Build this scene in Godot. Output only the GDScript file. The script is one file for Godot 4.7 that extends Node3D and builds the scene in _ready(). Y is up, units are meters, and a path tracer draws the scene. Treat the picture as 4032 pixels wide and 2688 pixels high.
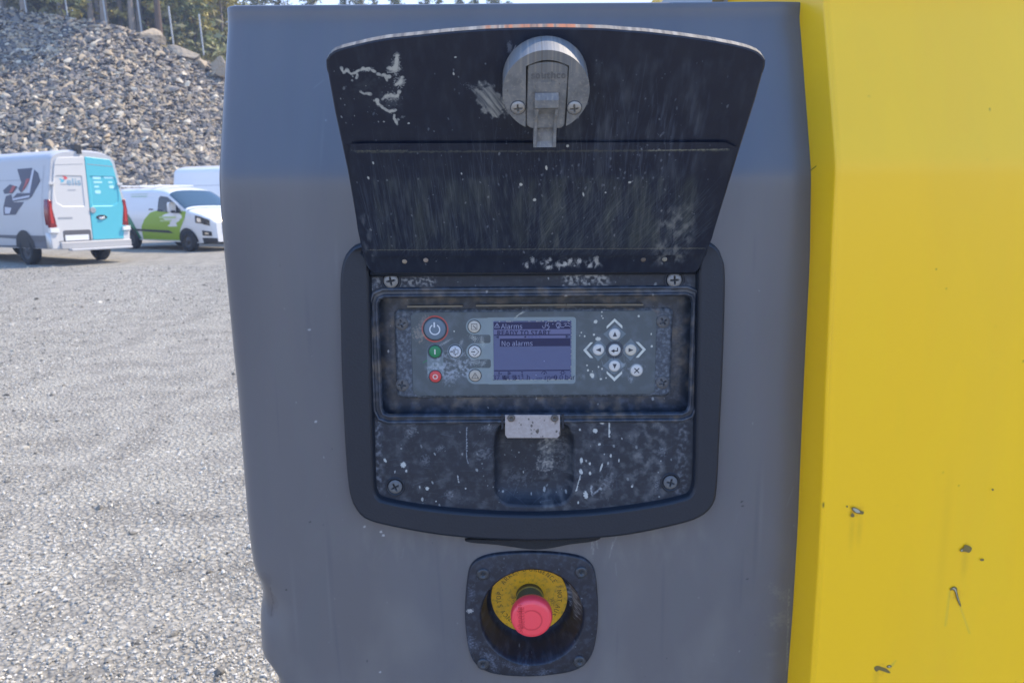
extends Node3D

const PANEL := Vector3(0, 1.55, -0.70)     # origin of the machine's front: eye height, on the face of the steel panel
const BASE := Vector3(0.6, 0, -1.25)       # foot of the machine
const LEAN := 20.0                         # the panel above its crease leans back
const LID := 35.0                          # how far the open lid leans out

var rng := RandomNumberGenerator.new()
var taken := {}
var machine: Node3D


# ---------------------------------------------------------------- shapes

class Geo:
	var st := SurfaceTool.new()
	var area := Rect2(0, 0, 1, 1)
	func _init(r := Rect2(0, 0, 1, 1)) -> void:
		area = r
		st.begin(Mesh.PRIMITIVE_TRIANGLES)
	func v(p: Vector3) -> void:
		st.set_uv(Vector2((p.x - area.position.x) / area.size.x, 1.0 - (p.y - area.position.y) / area.size.y))
		st.add_vertex(p)
	func tri(a: Vector3, b: Vector3, c: Vector3) -> void:   # counter-clockwise seen from outside
		v(a); v(c); v(b)
	func quad(a: Vector3, b: Vector3, c: Vector3, d: Vector3) -> void:
		tri(a, b, c); tri(a, c, d)
	func smooth(g: int) -> void:
		st.set_smooth_group(g)
	func loop3(p: PackedVector2Array, z: float) -> PackedVector3Array:
		var o := PackedVector3Array()
		for q in p: o.append(Vector3(q.x, q.y, z))
		return o
	func strip(a: PackedVector3Array, b: PackedVector3Array, g := 0, closed := true) -> void:
		st.set_smooth_group(g)
		var n := a.size()
		for i in (n if closed else n - 1):
			var k := (i + 1) % n
			quad(a[i], a[k], b[k], b[i])
	func loft(loops: Array, sharp := true, g0 := 1) -> void:
		for i in loops.size() - 1: strip(loops[i], loops[i + 1], g0 + (i if sharp else 0))
	func cap(p: PackedVector3Array, g := 31) -> void:      # flat, counter-clockwise, facing +z
		st.set_smooth_group(g)
		var q := PackedVector2Array()
		for x in p: q.append(Vector2(x.x, x.y) * 1000.0)
		var t := Geometry2D.triangulate_polygon(q)
		for i in range(0, t.size(), 3):
			var a := p[t[i]]; var b := p[t[i + 1]]; var c := p[t[i + 2]]
			if (b - a).cross(c - a).z < 0.0: tri(a, c, b)
			else: tri(a, b, c)
	func plate(p: PackedVector2Array, z0: float, z1: float, bevel := 0.0) -> void:
		var l := [loop3(p, z0), loop3(p, z1 - bevel)]
		if bevel > 0.0:
			l.append(loop3(Outline.inset(p, bevel), z1))
		loft(l)
		cap(l[-1])
	func box(c: Vector3, s: Vector3) -> void:
		st.set_smooth_group(-1)
		var h := s / 2
		var p := []
		for i in 8: p.append(c + Vector3(h.x if i & 1 else -h.x, h.y if i & 2 else -h.y, h.z if i & 4 else -h.z))
		quad(p[4], p[5], p[7], p[6]); quad(p[1], p[0], p[2], p[3])
		quad(p[0], p[4], p[6], p[2]); quad(p[5], p[1], p[3], p[7])
		quad(p[6], p[7], p[3], p[2]); quad(p[0], p[1], p[5], p[4])
	func lathe(prof: PackedVector2Array, n := 24, axis := 2, centre := Vector3.ZERO, g := 1) -> void:  # (radius, height) pairs round an axis
		var rows := []
		for q in prof:
			var row := PackedVector3Array()
			for i in n:
				var a := TAU * i / n
				var c := q.x * cos(a); var s := q.x * sin(a)
				row.append(centre + (Vector3(c, s, q.y) if axis == 2 else Vector3(q.y, c, s) if axis == 0 else Vector3(s, q.y, c)))
			rows.append(row)
		for i in rows.size() - 1: strip(rows[i], rows[i + 1], g)
	func done(m: Material, onto: ArrayMesh = null) -> ArrayMesh:
		st.generate_normals()
		st.set_material(m)
		return st.commit(onto) if onto else st.commit()


class Outline:
	static func ccw(p: PackedVector2Array) -> PackedVector2Array:
		if Geometry2D.is_polygon_clockwise(p):
			p = p.duplicate(); p.reverse()
		# Godot's y-down sense of clockwise is the reverse of ours
		var a := 0.0
		for i in p.size(): a += p[i].cross(p[(i + 1) % p.size()])
		if a < 0.0:
			p = p.duplicate(); p.reverse()
		return p
	static func curve(p: PackedVector2Array, sub := 4) -> PackedVector2Array:   # closed Catmull-Rom
		var o := PackedVector2Array()
		var n := p.size()
		for i in n:
			for k in sub:
				o.append(p[i].cubic_interpolate(p[(i + 1) % n], p[(i - 1 + n) % n], p[(i + 2) % n], float(k) / sub))
		return ccw(o)
	static func even(p: PackedVector2Array, n := 120) -> PackedVector2Array:    # n points of equal spacing, the first above the middle
		p = ccw(p)
		var lo := p[0].x; var hi := p[0].x
		for q in p:
			lo = minf(lo, q.x); hi = maxf(hi, q.x)
		var cx := (lo + hi) / 2
		var best := -1e9
		var at := 0
		var start := p[0]
		for i in p.size():
			var a := p[i]; var b := p[(i + 1) % p.size()]
			if (a.x - cx) * (b.x - cx) <= 0.0 and a.x != b.x:
				var q := a.lerp(b, (cx - a.x) / (b.x - a.x))
				if q.y > best:
					best = q.y; at = i; start = q
		var path := PackedVector2Array([start])
		for k in p.size(): path.append(p[(at + 1 + k) % p.size()])
		path.append(start)
		var total := 0.0
		for i in path.size() - 1: total += path[i].distance_to(path[i + 1])
		var o := PackedVector2Array()
		var seg := 0
		var done := 0.0
		for k in n:
			var want := total * k / n
			while seg < path.size() - 2 and done + path[seg].distance_to(path[seg + 1]) < want:
				done += path[seg].distance_to(path[seg + 1]); seg += 1
			var l := path[seg].distance_to(path[seg + 1])
			o.append(path[seg].lerp(path[seg + 1], clampf((want - done) / maxf(l, 1e-9), 0, 1)))
		return o
	static func inset(p: PackedVector2Array, d: float) -> PackedVector2Array:   # moves every point inwards along its own normal: keeps the count
		var o := PackedVector2Array()
		var n := p.size()
		for i in n:
			var a := (p[i] - p[(i - 1 + n) % n]).normalized()
			var b := (p[(i + 1) % n] - p[i]).normalized()
			var na := Vector2(-a.y, a.x); var nb := Vector2(-b.y, b.x)
			var m := (na + nb)
			m = m.normalized() if m.length() > 0.01 else na
			o.append(p[i] + m * d / maxf(0.5, m.dot(na)))
		return o
	static func rrect(a: Vector2, b: Vector2, r: float, k := 6) -> PackedVector2Array:
		var x0 := minf(a.x, b.x); var x1 := maxf(a.x, b.x); var y0 := minf(a.y, b.y); var y1 := maxf(a.y, b.y)
		var o := PackedVector2Array()
		for c in [[x1 - r, y0 + r, -90], [x1 - r, y1 - r, 0], [x0 + r, y1 - r, 90], [x0 + r, y0 + r, 180]]:
			for i in k + 1:
				var t := deg_to_rad(c[2] + 90.0 * i / k)
				o.append(Vector2(c[0] + r * cos(t), c[1] + r * sin(t)))
		return o
	static func circle(c: Vector2, r: float, n := 32, ry := 0.0) -> PackedVector2Array:
		var o := PackedVector2Array()
		for i in n:
			o.append(c + Vector2(r * cos(TAU * i / n), (ry if ry > 0.0 else r) * sin(TAU * i / n)))
		return o
	static func with_holes(p: PackedVector2Array, holes: Array) -> PackedVector2Array:   # one outline: each hole joined by a hair-thin cut
		p = ccw(p)
		for h in holes:
			var q: PackedVector2Array = ccw(h)
			q.reverse()
			var bi := 0; var bj := 0
			var best := 1e9
			for i in p.size():
				for j in q.size():
					var d := p[i].distance_squared_to(q[j])
					if d < best:
						best = d; bi = i; bj = j
			var o := PackedVector2Array()
			for i in bi + 1: o.append(p[i])
			for j in q.size(): o.append(q[(bj + j) % q.size()])
			var side := (p[bi] - q[bj]).orthogonal().normalized() * 2e-6
			o.append(q[bj] + side); o.append(p[bi] + side)
			for i in range(bi + 1, p.size()): o.append(p[i])
			p = o
		return p


# ---------------------------------------------------------------- wear and print, in metres of the surface that carries it

class Paint:
	var w: int
	var h: int
	var r: Rect2
	var px: PackedColorArray
	var nz := FastNoiseLite.new()
	var rg := RandomNumberGenerator.new()
	func _init(area: Rect2, wide: int, c: Color, s := 1) -> void:
		r = area; w = wide; h = int(round(wide * area.size.y / area.size.x))
		px.resize(w * h); px.fill(c)
		nz.seed = s; nz.fractal_octaves = 4; nz.frequency = 0.02
		rg.seed = s * 77 + 5
	func sx(x: float) -> float: return (x - r.position.x) / r.size.x * w
	func sy(y: float) -> float: return (1.0 - (y - r.position.y) / r.size.y) * h
	func k() -> float: return w / r.size.x
	func mix(i: int, c: Color, a: float) -> void:
		px[i] = px[i].lerp(c, a)
	func dust(c: Color, a: float, per_metre: float, low: float, high: float, x0 := -9.0, y0 := -9.0, x1 := 9.0, y1 := 9.0, stretch := 1.0, soft := 0.006) -> void:
		var ax := maxi(0, int(sx(x0))); var bx := mini(w, int(sx(x1)))
		var ay := maxi(0, int(sy(y1))); var by := mini(h, int(sy(y0)))
		nz.frequency = per_metre / k()
		var off := rg.randf() * 5000
		var s := maxf(1.0, soft * k())
		for y in range(ay, by):
			var ey := clampf(minf((y - ay) / s if y0 > -8.0 or y1 < 8.0 else 1.0, (by - y) / s if y0 > -8.0 or y1 < 8.0 else 1.0), 0, 1)
			for x in range(ax, bx):
				var n := nz.get_noise_2d(x + off, y * stretch + off) * 0.5 + 0.5
				var t := clampf((n - low) / (high - low), 0, 1)
				if t > 0.0:
					var ex := clampf(minf((x - ax) / s if x0 > -8.0 or x1 < 8.0 else 1.0, (bx - x) / s if x0 > -8.0 or x1 < 8.0 else 1.0), 0, 1)
					mix(y * w + x, c, t * a * ex * ey)
	func blob(p: Vector2, rx: float, ry: float, turn: float, c: Color, a: float, rough := 0.35, streak := 0.0, soft := 0.25) -> void:
		var cx := sx(p.x); var cy := sy(p.y)
		var m := maxf(rx, ry) * k() * 1.5 + 2
		var off := rg.randf() * 3000
		var ct := cos(turn); var sn := sin(turn)
		nz.frequency = 1.6 / maxf(2.0, minf(rx, ry) * k())
		for y in range(maxi(0, int(cy - m)), mini(h, int(cy + m) + 1)):
			for x in range(maxi(0, int(cx - m)), mini(w, int(cx + m) + 1)):
				var dx := (x + 0.5 - cx) / k(); var dy := -(y + 0.5 - cy) / k()
				var u := (dx * ct + dy * sn) / rx; var v := (-dx * sn + dy * ct) / ry
				var d := sqrt(u * u + v * v) + nz.get_noise_2d(x + off, y + off) * rough * 2.0
				var t := clampf((1.0 - d) / maxf(soft, 0.6 / (minf(rx, ry) * k())), 0, 1)
				if t > 0.0 and streak > 0.0:
					t *= clampf(0.75 + streak * nz.get_noise_2d(u * rx * k() * 0.25 + off, v * ry * k() * 2.2 + off) * 1.6, 0, 1)
				if t > 0.0: mix(y * w + x, c, t * a)
	func line(p: Vector2, q: Vector2, wide: float, c: Color, a: float, wob := 0.0) -> void:
		var x0 := sx(p.x); var y0 := sy(p.y)
		var x1 := sx(q.x); var y1 := sy(q.y)
		var hw := maxf(0.5, wide * k() / 2)
		var n := int(maxf(absf(x1 - x0), absf(y1 - y0)) / maxf(0.7, hw * 0.6)) + 1
		var off := rg.randf() * 3000
		nz.frequency = 0.05
		for i in n + 1:
			var t := float(i) / n
			var g := nz.get_noise_1d(i * 3.0 + off)
			var cx := lerpf(x0, x1, t) + g * wob * k(); var cy := lerpf(y0, y1, t) + nz.get_noise_1d(i * 3.0 + off + 900) * wob * k()
			var hh := hw * (1.0 + (g * 0.9 if wob > 0.0 else 0.0))
			for y in range(maxi(0, int(cy - hh)), mini(h, int(cy + hh) + 2)):
				for x in range(maxi(0, int(cx - hh)), mini(w, int(cx + hh) + 2)):
					var d := Vector2(x + 0.5 - cx, y + 0.5 - cy).length()
					var f := clampf(hh + 0.5 - d, 0, 1)
					if f > 0.0: mix(y * w + x, c, f * a * 0.6)
	func path(pts: PackedVector2Array, wide: float, c: Color, a: float, wob := 0.0) -> void:
		for i in pts.size() - 1: line(pts[i], pts[i + 1], wide, c, a, wob)
	func scratches(n: int, x0: float, y0: float, x1: float, y1: float, ang: float, spread: float, l0: float, l1: float, c: Color, a: float) -> void:
		for i in n:
			var p := Vector2(rg.randf_range(x0, x1), rg.randf_range(y0, y1))
			var t := deg_to_rad(ang + rg.randfn() * spread)
			var l := rg.randf_range(l0, l1)
			line(p, p + Vector2(cos(t), sin(t)) * l, 0.0002, c, a * rg.randf_range(0.3, 1.0))
	func specks(n: int, x0: float, y0: float, x1: float, y1: float, r0: float, r1: float, c: Color, a: float) -> void:
		for i in n:
			var q := r0 + (r1 - r0) * pow(rg.randf(), 3.0)
			blob(Vector2(rg.randf_range(x0, x1), rg.randf_range(y0, y1)), q, q * rg.randf_range(0.8, 2.2), rg.randf_range(-0.5, 0.5), c, a * rg.randf_range(0.5, 1.0), 0.2)
	func fill(p: PackedVector2Array, c: Color, a := 1.0) -> void:
		var lo := p[0]; var hi := p[0]
		for q in p:
			lo = lo.min(q); hi = hi.max(q)
		for y in range(maxi(0, int(sy(hi.y)) - 1), mini(h, int(sy(lo.y)) + 2)):
			for x in range(maxi(0, int(sx(lo.x)) - 1), mini(w, int(sx(hi.x)) + 2)):
				var hit := 0
				for s in 4:
					var q := Vector2(r.position.x + (x + 0.25 + 0.5 * (s & 1)) / k(), r.position.y + r.size.y - (y + 0.25 + 0.25 * (s & 2)) / k())
					if Geometry2D.is_point_in_polygon(q, p): hit += 1
				if hit: mix(y * w + x, c, a * hit / 4.0)
	func ring(p: Vector2, rad: float, wide: float, c: Color, a := 1.0) -> void:
		var m := (rad + wide) * k() + 2
		for y in range(maxi(0, int(sy(p.y) - m)), mini(h, int(sy(p.y) + m))):
			for x in range(maxi(0, int(sx(p.x) - m)), mini(w, int(sx(p.x) + m))):
				var d := absf(Vector2(x + 0.5 - sx(p.x), y + 0.5 - sy(p.y)).length() - rad * k())
				var f := clampf(wide * k() / 2 + 0.5 - d, 0, 1)
				if f > 0.0: mix(y * w + x, c, f * a)
	func texture() -> ImageTexture:
		var b := PackedByteArray()
		b.resize(w * h * 3)
		for i in px.size():
			var c := px[i]
			b[i * 3] = clampi(int(c.r * 255.0 + 0.5), 0, 255)
			b[i * 3 + 1] = clampi(int(c.g * 255.0 + 0.5), 0, 255)
			b[i * 3 + 2] = clampi(int(c.b * 255.0 + 0.5), 0, 255)
		return ImageTexture.create_from_image(Image.create_from_data(w, h, false, Image.FORMAT_RGB8, b))


# ---------------------------------------------------------------- materials and nodes

func mat(c: Color, rough := 0.6, metal := 0.0, spec := 0.5) -> StandardMaterial3D:   # c is the real, linear base colour
	var m := StandardMaterial3D.new()
	m.albedo_color = c.linear_to_srgb()
	m.roughness = rough; m.metallic = metal; m.metallic_specular = spec
	return m


func painted(t: Texture2D, rough := 0.6, spec := 0.5) -> StandardMaterial3D:
	var m := StandardMaterial3D.new()
	m.albedo_texture = t; m.roughness = rough; m.metallic_specular = spec
	m.texture_repeat = false
	return m


func rgb8(r: int, g: int, b: int) -> Color:
	return Color(r / 255.0, g / 255.0, b / 255.0)


func noise_tex(freq: float, kind: int, size := 512, ramp: Gradient = null, s := 3, octaves := 4, normal := false) -> NoiseTexture2D:
	var n := FastNoiseLite.new()
	n.noise_type = kind as FastNoiseLite.NoiseType
	n.seed = s; n.frequency = freq; n.fractal_octaves = octaves
	if kind == FastNoiseLite.TYPE_CELLULAR: n.cellular_return_type = FastNoiseLite.RETURN_DISTANCE2_SUB
	var t := NoiseTexture2D.new()
	t.width = size; t.height = size; t.seamless = true; t.noise = n
	t.as_normal_map = normal; t.bump_strength = 6.0
	if ramp: t.color_ramp = ramp
	return t


func ramp(stops: Array) -> Gradient:
	var g := Gradient.new()
	var o := PackedFloat32Array(); var c := PackedColorArray()
	for s in stops:
		o.append(s[0]); c.append(s[1])
	g.offsets = o; g.colors = c
	return g


func grain(m: StandardMaterial3D, t: Texture2D, scale: float, cm: float) -> StandardMaterial3D:   # fine relief
	m.heightmap_enabled = true; m.heightmap_texture = t; m.heightmap_scale = cm
	m.uv1_triplanar = true; m.uv1_scale = Vector3.ONE * scale
	return m


func numbered(called: String) -> String:
	var n: int = taken.get(called, 0)
	taken[called] = n + 1
	return called if n == 0 else "%s_%03d" % [called, n]


func tag(o: Node, label: String, category := "", group := "", kind := "") -> Node:
	if label: o.set_meta("label", label)
	if category: o.set_meta("category", category)
	if group: o.set_meta("group", group)
	if kind: o.set_meta("kind", kind)
	return o


func thing(called: String, label: String, category: String, at := Vector3.ZERO, turn := 0.0, group := "") -> Node3D:
	var o := Node3D.new()
	o.name = numbered(called); o.position = at; o.rotation.y = turn
	add_child(o)
	tag(o, label, category, group)
	return o


func part(called: String, m: Mesh, parent: Node3D, at := Vector3.ZERO) -> MeshInstance3D:
	var o := MeshInstance3D.new()
	var n := called
	var i := 1
	while parent.has_node(NodePath(n)):
		n = "%s_%03d" % [called, i]; i += 1
	o.name = n; o.mesh = m; o.position = at
	parent.add_child(o, true)
	return o


func copy(o: Node3D, called: String) -> Node3D:
	var c: Node3D = o.duplicate()
	c.name = numbered(called)
	add_child(c)
	return c


func writing(text: String, cap_height: float, m: Material, at: Vector3, basis := Basis(), onto: ArrayMesh = null, bold := false, depth := 0.0, centred := true) -> ArrayMesh:
	var t := TextMesh.new()
	var f := SystemFont.new()
	f.font_names = PackedStringArray(["Droid Sans"])
	if bold: f.font_weight = 700
	t.font = f; t.text = text; t.font_size = 64
	t.pixel_size = cap_height / (64.0 * 0.714)
	t.depth = depth; t.curve_step = 4.0
	t.horizontal_alignment = HORIZONTAL_ALIGNMENT_CENTER if centred else HORIZONTAL_ALIGNMENT_LEFT
	var st := SurfaceTool.new()
	st.append_from(t, 0, Transform3D(basis, at))
	st.set_material(m)
	return st.commit(onto) if onto else st.commit()


func flat(shapes: Array, z: float, m: Material, onto: ArrayMesh = null) -> ArrayMesh:   # flat print or sheet, one surface
	var g := Geo.new()
	for s in shapes:
		g.cap(g.loop3(Outline.ccw(s), z))
	return g.done(m, onto)


func bar(a: Vector2, b: Vector2, wide: float) -> PackedVector2Array:
	var n := (b - a).orthogonal().normalized() * wide / 2
	return PackedVector2Array([a - n, b - n, b + n, a + n])


func hoop(c: Vector2, r: float, wide: float, from := 0.0, to := 360.0) -> Array:   # pieces of a ring
	var o := []
	var n := maxi(6, int((to - from) / 15.0))
	for i in n:
		var a := deg_to_rad(lerpf(from, to, float(i) / n)); var b := deg_to_rad(lerpf(from, to, float(i + 1) / n))
		var u := Vector2(cos(a), sin(a)); var v := Vector2(cos(b), sin(b))
		o.append(PackedVector2Array([c + u * (r - wide / 2), c + u * (r + wide / 2), c + v * (r + wide / 2), c + v * (r - wide / 2)]))
	return o


func table(t: Array, x: float) -> float:   # straight lines between [x, y] pairs of rising x
	if x <= t[0][0]: return t[0][1]
	for i in t.size() - 1:
		if x <= t[i + 1][0]:
			return lerpf(t[i][1], t[i + 1][1], (x - t[i][0]) / (t[i + 1][0] - t[i][0]))
	return t[-1][1]


func _ready() -> void:
	rng.seed = 20240511
	# --- camera, sky, sun, exposure
	var cam := Camera3D.new()
	cam.name = "camera"
	cam.position = Vector3(0, 1.55, 0)
	cam.rotation_degrees = Vector3(-10.5, 0, -0.42)
	cam.fov = 47.65
	cam.near = 0.05; cam.far = 600.0
	var lens := CameraAttributesPhysical.new()
	lens.frustum_focal_length = 27.19
	lens.frustum_focus_distance = 0.72
	lens.exposure_aperture = 16.0
	cam.attributes = lens
	add_child(cam)
	cam.current = true
	var env := Environment.new()
	env.background_mode = Environment.BG_SKY
	env.tonemap_mode = Environment.TONE_MAPPER_LINEAR
	env.tonemap_exposure = 2.8
	env.sdfgi_enabled = true; env.ssao_enabled = true; env.ssil_enabled = true
	var ps := ProceduralSkyMaterial.new()
	ps.sky_top_color = Color(0.105, 0.215, 0.47).linear_to_srgb()
	ps.sky_horizon_color = Color(0.62, 0.64, 0.67).linear_to_srgb()
	ps.sky_curve = 0.14
	ps.ground_bottom_color = Color(0.2, 0.19, 0.18).linear_to_srgb()
	ps.ground_horizon_color = Color(0.3, 0.32, 0.36).linear_to_srgb()
	ps.sun_angle_max = 4.0
	ps.sky_energy_multiplier = 1.15
	env.fog_enabled = true; env.fog_density = 0.0016; env.fog_light_color = Color(0.80, 0.88, 1.0)
	var sky := Sky.new()
	sky.sky_material = ps
	env.sky = sky
	var we := WorldEnvironment.new()
	we.name = "world"
	we.environment = env
	add_child(we)
	var sun := DirectionalLight3D.new()
	sun.name = "sun"
	sun.light_energy = 0.85
	sun.light_color = Color(1.0, 0.935, 0.84)
	sun.light_angular_distance = 0.5
	sun.shadow_enabled = true
	add_child(sun)
	sun.look_at_from_position(Vector3(0.9, 1.3, -0.5) * 10.0, Vector3.ZERO)
	build_setting()
	build_forest()
	build_vans()
	build_machine()


# ---------------------------------------------------------------- the setting

func ground_height(x: float, z: float) -> float:
	return 0.0


func crest(x: float) -> float:
	return table([[-80, 15.5], [-46, 14.0], [-29.7, 12.75], [-27.2, 12.35], [-25.0, 11.95], [-22.7, 11.45], [-21.3, 10.9], [-19.8, 10.25], [-18.5, 9.85], [-16.9, 9.0], [-12, 7.6], [0, 6.2], [30, 5.2], [90, 5.0]], x)


func slope_at(x: float, t: float) -> Vector3:   # t: 0 at the foot of the scree, 1 at its crest
	var foot := -33.0 + 1.2 * sin(x * 0.31)
	return Vector3(x, crest(x) * t, lerpf(foot, -48.0 + 0.8 * sin(x * 0.5), t))


func rock(s: int, sx: float, sy: float, sz: float, subdivide := 1, rough := 0.35) -> ArrayMesh:
	var r := RandomNumberGenerator.new()
	r.seed = s
	var p := []
	var f := (1.0 + sqrt(5.0)) / 2
	for q in [[-1, f, 0], [1, f, 0], [-1, -f, 0], [1, -f, 0], [0, -1, f], [0, 1, f], [0, -1, -f], [0, 1, -f], [f, 0, -1], [f, 0, 1], [-f, 0, -1], [-f, 0, 1]]:
		p.append(Vector3(q[0], q[1], q[2]).normalized())
	var t := [[0, 11, 5], [0, 5, 1], [0, 1, 7], [0, 7, 10], [0, 10, 11], [1, 5, 9], [5, 11, 4], [11, 10, 2], [10, 7, 6], [7, 1, 8], [3, 9, 4], [3, 4, 2], [3, 2, 6], [3, 6, 8], [3, 8, 9], [4, 9, 5], [2, 4, 11], [6, 2, 10], [8, 6, 7], [9, 8, 1]]
	for k in subdivide:
		var t2 := []
		var mids := {}
		for q in t:
			var m := []
			for e in [[q[0], q[1]], [q[1], q[2]], [q[2], q[0]]]:
				var key := Vector2i(mini(e[0], e[1]), maxi(e[0], e[1]))
				if not mids.has(key):
					mids[key] = p.size()
					p.append(((p[e[0]] + p[e[1]]) / 2).normalized())
				m.append(mids[key])
			t2.append_array([[q[0], m[0], m[2]], [q[1], m[1], m[0]], [q[2], m[2], m[1]], m])
		t = t2
	# cut by random planes so that faces are flat and edges sharp
	var cuts := []
	for k in 13:
		cuts.append([Vector3(r.randfn(), r.randfn(), r.randfn()).normalized(), r.randf_range(0.38, 0.8)])
	for i in p.size():
		var v: Vector3 = p[i] * (1.0 + r.randf_range(-rough, rough) * 0.4)
		for c in cuts:
			var d: float = v.dot(c[0])
			if d > c[1]: v -= c[0] * (d - c[1])
		p[i] = v * Vector3(sx, sy, sz)
	var g := Geo.new()
	g.smooth(-1)
	for q in t: g.tri(p[q[0]], p[q[1]], p[q[2]])
	return g.done(null)


func scatter(called: String, m: Mesh, material: Material, places: Array, tints: Array, parent: Node) -> MultiMeshInstance3D:
	var mm := MultiMesh.new()
	mm.transform_format = MultiMesh.TRANSFORM_3D
	mm.use_colors = true
	mm.mesh = m
	mm.instance_count = places.size()
	for i in places.size():
		mm.set_instance_transform(i, places[i])
		mm.set_instance_color(i, tints[i])
	var o := MultiMeshInstance3D.new()
	o.multimesh = mm
	o.material_override = material
	o.name = called
	parent.add_child(o, true)
	o.set_meta("kind", "stuff")
	return o


func stone_tint() -> Color:
	var k := rng.randf_range(0.68, 1.22)
	var c := Color(0.20, 0.185, 0.168)
	var t := rng.randf()
	if t < 0.26: c = Color(0.32, 0.27, 0.195)
	elif t < 0.38: c = Color(0.46, 0.42, 0.34)
	elif t < 0.43: c = Color(0.33, 0.27, 0.20)
	elif t < 0.6: c = Color(0.085, 0.085, 0.09)
	return Color(c.r * k * 1.08, c.g * k, c.b * k * 0.88)


func build_setting() -> void:
	# the yard: crushed rock
	var g := Geo.new()
	g.smooth(1)
	var xs := [-160.0, -60.0, -30.0, -16.0, -8.0, -4.0, -2.0, 0.0, 2.0, 6.0, 20.0, 60.0, 160.0]
	var zs := [60.0, 10.0, 2.0, -1.0, -3.0, -6.0, -10.0, -15.0, -22.0, -30.0, -48.0]
	for i in xs.size() - 1:
		for k in zs.size() - 1:
			var a := []
			for q in [[i, k], [i + 1, k], [i + 1, k + 1], [i, k + 1]]: a.append(Vector3(xs[q[0]], 0, zs[q[1]]))
			g.quad(a[0], a[1], a[2], a[3])
	var gm := StandardMaterial3D.new()
	gm.albedo_texture = noise_tex(0.045, FastNoiseLite.TYPE_CELLULAR, 1024, ramp([[0.0, rgb8(116, 112, 103)], [0.25, rgb8(154, 149, 138)], [0.6, rgb8(182, 177, 164)], [1.0, rgb8(200, 195, 180)]]), 5, 2)
	gm.uv1_triplanar = true; gm.uv1_world_triplanar = true; gm.uv1_scale = Vector3.ONE * 0.55
	gm.roughness = 0.95
	gm.heightmap_enabled = true; gm.heightmap_texture = noise_tex(0.045, FastNoiseLite.TYPE_CELLULAR, 1024, null, 5, 2); gm.heightmap_scale = 2.0
	gm.detail_enabled = true; gm.detail_blend_mode = BaseMaterial3D.BLEND_MODE_MUL
	gm.detail_albedo = noise_tex(0.006, FastNoiseLite.TYPE_SIMPLEX_SMOOTH, 512, ramp([[0.0, rgb8(205, 203, 200)], [0.5, rgb8(235, 234, 232)], [1.0, rgb8(255, 254, 250)]]), 9, 4)
	gm.detail_uv_layer = BaseMaterial3D.DETAIL_UV_1
	var yard := part("ground", g.done(gm), self)
	tag(yard, "pale crushed gravel of the yard under the parked vans", "ground", "", "structure")

	# loose stones on it, thick near the eye
	var stone_m := mat(Color(1, 1, 1), 0.9)
	stone_m.vertex_color_use_as_albedo = true
	var track := FastNoiseLite.new()
	track.seed = 8; track.frequency = 0.02; track.fractal_octaves = 2
	for kind in 3:
		var m := rock(40 + kind, 1.0, 0.55 + 0.1 * kind, 0.8, 0)
		var places := []
		var tints := []
		var n := 75000
		for i in n:
			var d: float = 1.7 + 17.0 * pow(rng.randf(), 1.35)
			var x := d * rng.randf_range(-0.95, -0.22)
			if d < 3.2 and rng.randf() < 0.35: x = rng.randf_range(-2.4, 0.3)
			if rng.randf() < 0.75 * smoothstep(-0.05, 0.35, track.get_noise_2d(x * 14.0 + d * 5.0, d * 3.0)): continue
			var s := rng.randf_range(0.0032, 0.0075) * (1.0 if rng.randf() < 0.9 else rng.randf_range(1.3, 2.3)) * (1.0 + d * 0.035)
			var b := Basis(Vector3(rng.randfn(), rng.randfn(), rng.randfn()).normalized(), rng.randf() * TAU) if rng.randf() < 0.4 else Basis(Vector3.UP, rng.randf() * TAU)
			places.append(Transform3D(b.scaled(Vector3.ONE * s), Vector3(x, s * 0.25, -d)))
			var k := rng.randf_range(0.5, 1.12) * (1.0 + 0.3 * track.get_noise_2d(x * 9.0 - 300.0, d * 4.0))
			var warm := rng.randf()
			if rng.randf() < 0.05:
				k *= 0.35
				if rng.randf() < 0.3: places[-1] = places[-1].scaled_local(Vector3.ONE * 2.2)
			elif rng.randf() < 0.006: places[-1] = places[-1].scaled_local(Vector3.ONE * 2.6)
			tints.append(Color(0.51 * k, (0.482 - 0.02 * warm) * k, (0.425 - 0.06 * warm) * k))
		var gr := scatter("gravel", m, stone_m, places, tints, self)
		if kind: gr.name = "gravel_%03d" % kind
		tag(gr, "loose chips of pale crushed rock strewn over the yard", "gravel", "loose chips on the yard")

	# the scree: a bank of blasted rock up to the forest edge
	g = Geo.new()
	g.smooth(1)
	var bump := FastNoiseLite.new()
	bump.seed = 12; bump.frequency = 0.35; bump.fractal_octaves = 3
	var rows := []
	for k in 25:
		var row := PackedVector3Array()
		for i in 121:
			var x := -85.0 + i * 1.45
			var t := -0.03 + 1.03 * k / 24.0
			row.append(slope_at(x, t) + Vector3(0, 0.7, 0.7) * bump.get_noise_2d(x, t * 20) * (0.45 if k > 0 and k < 24 else 0.0) - Vector3(0, 0.05, 0.1))
		rows.append(row)
	for k in 24: g.strip(rows[k], rows[k + 1], 1, false)
	var sm := StandardMaterial3D.new()
	sm.albedo_texture = noise_tex(0.03, FastNoiseLite.TYPE_CELLULAR, 512, ramp([[0.0, rgb8(52, 50, 50)], [0.5, rgb8(84, 81, 78)], [1.0, rgb8(112, 106, 98)]]), 21, 2)
	sm.uv1_triplanar = true; sm.uv1_world_triplanar = true; sm.uv1_scale = Vector3.ONE * 0.14
	sm.roughness = 0.95
	var slope := part("rock_slope", g.done(sm), self)
	tag(slope, "steep bank of loose grey and tan blasted rock behind the vans", "slope", "", "structure")
	var rock_m := mat(Color(1, 1, 1), 0.85)
	rock_m.vertex_color_use_as_albedo = true
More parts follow.
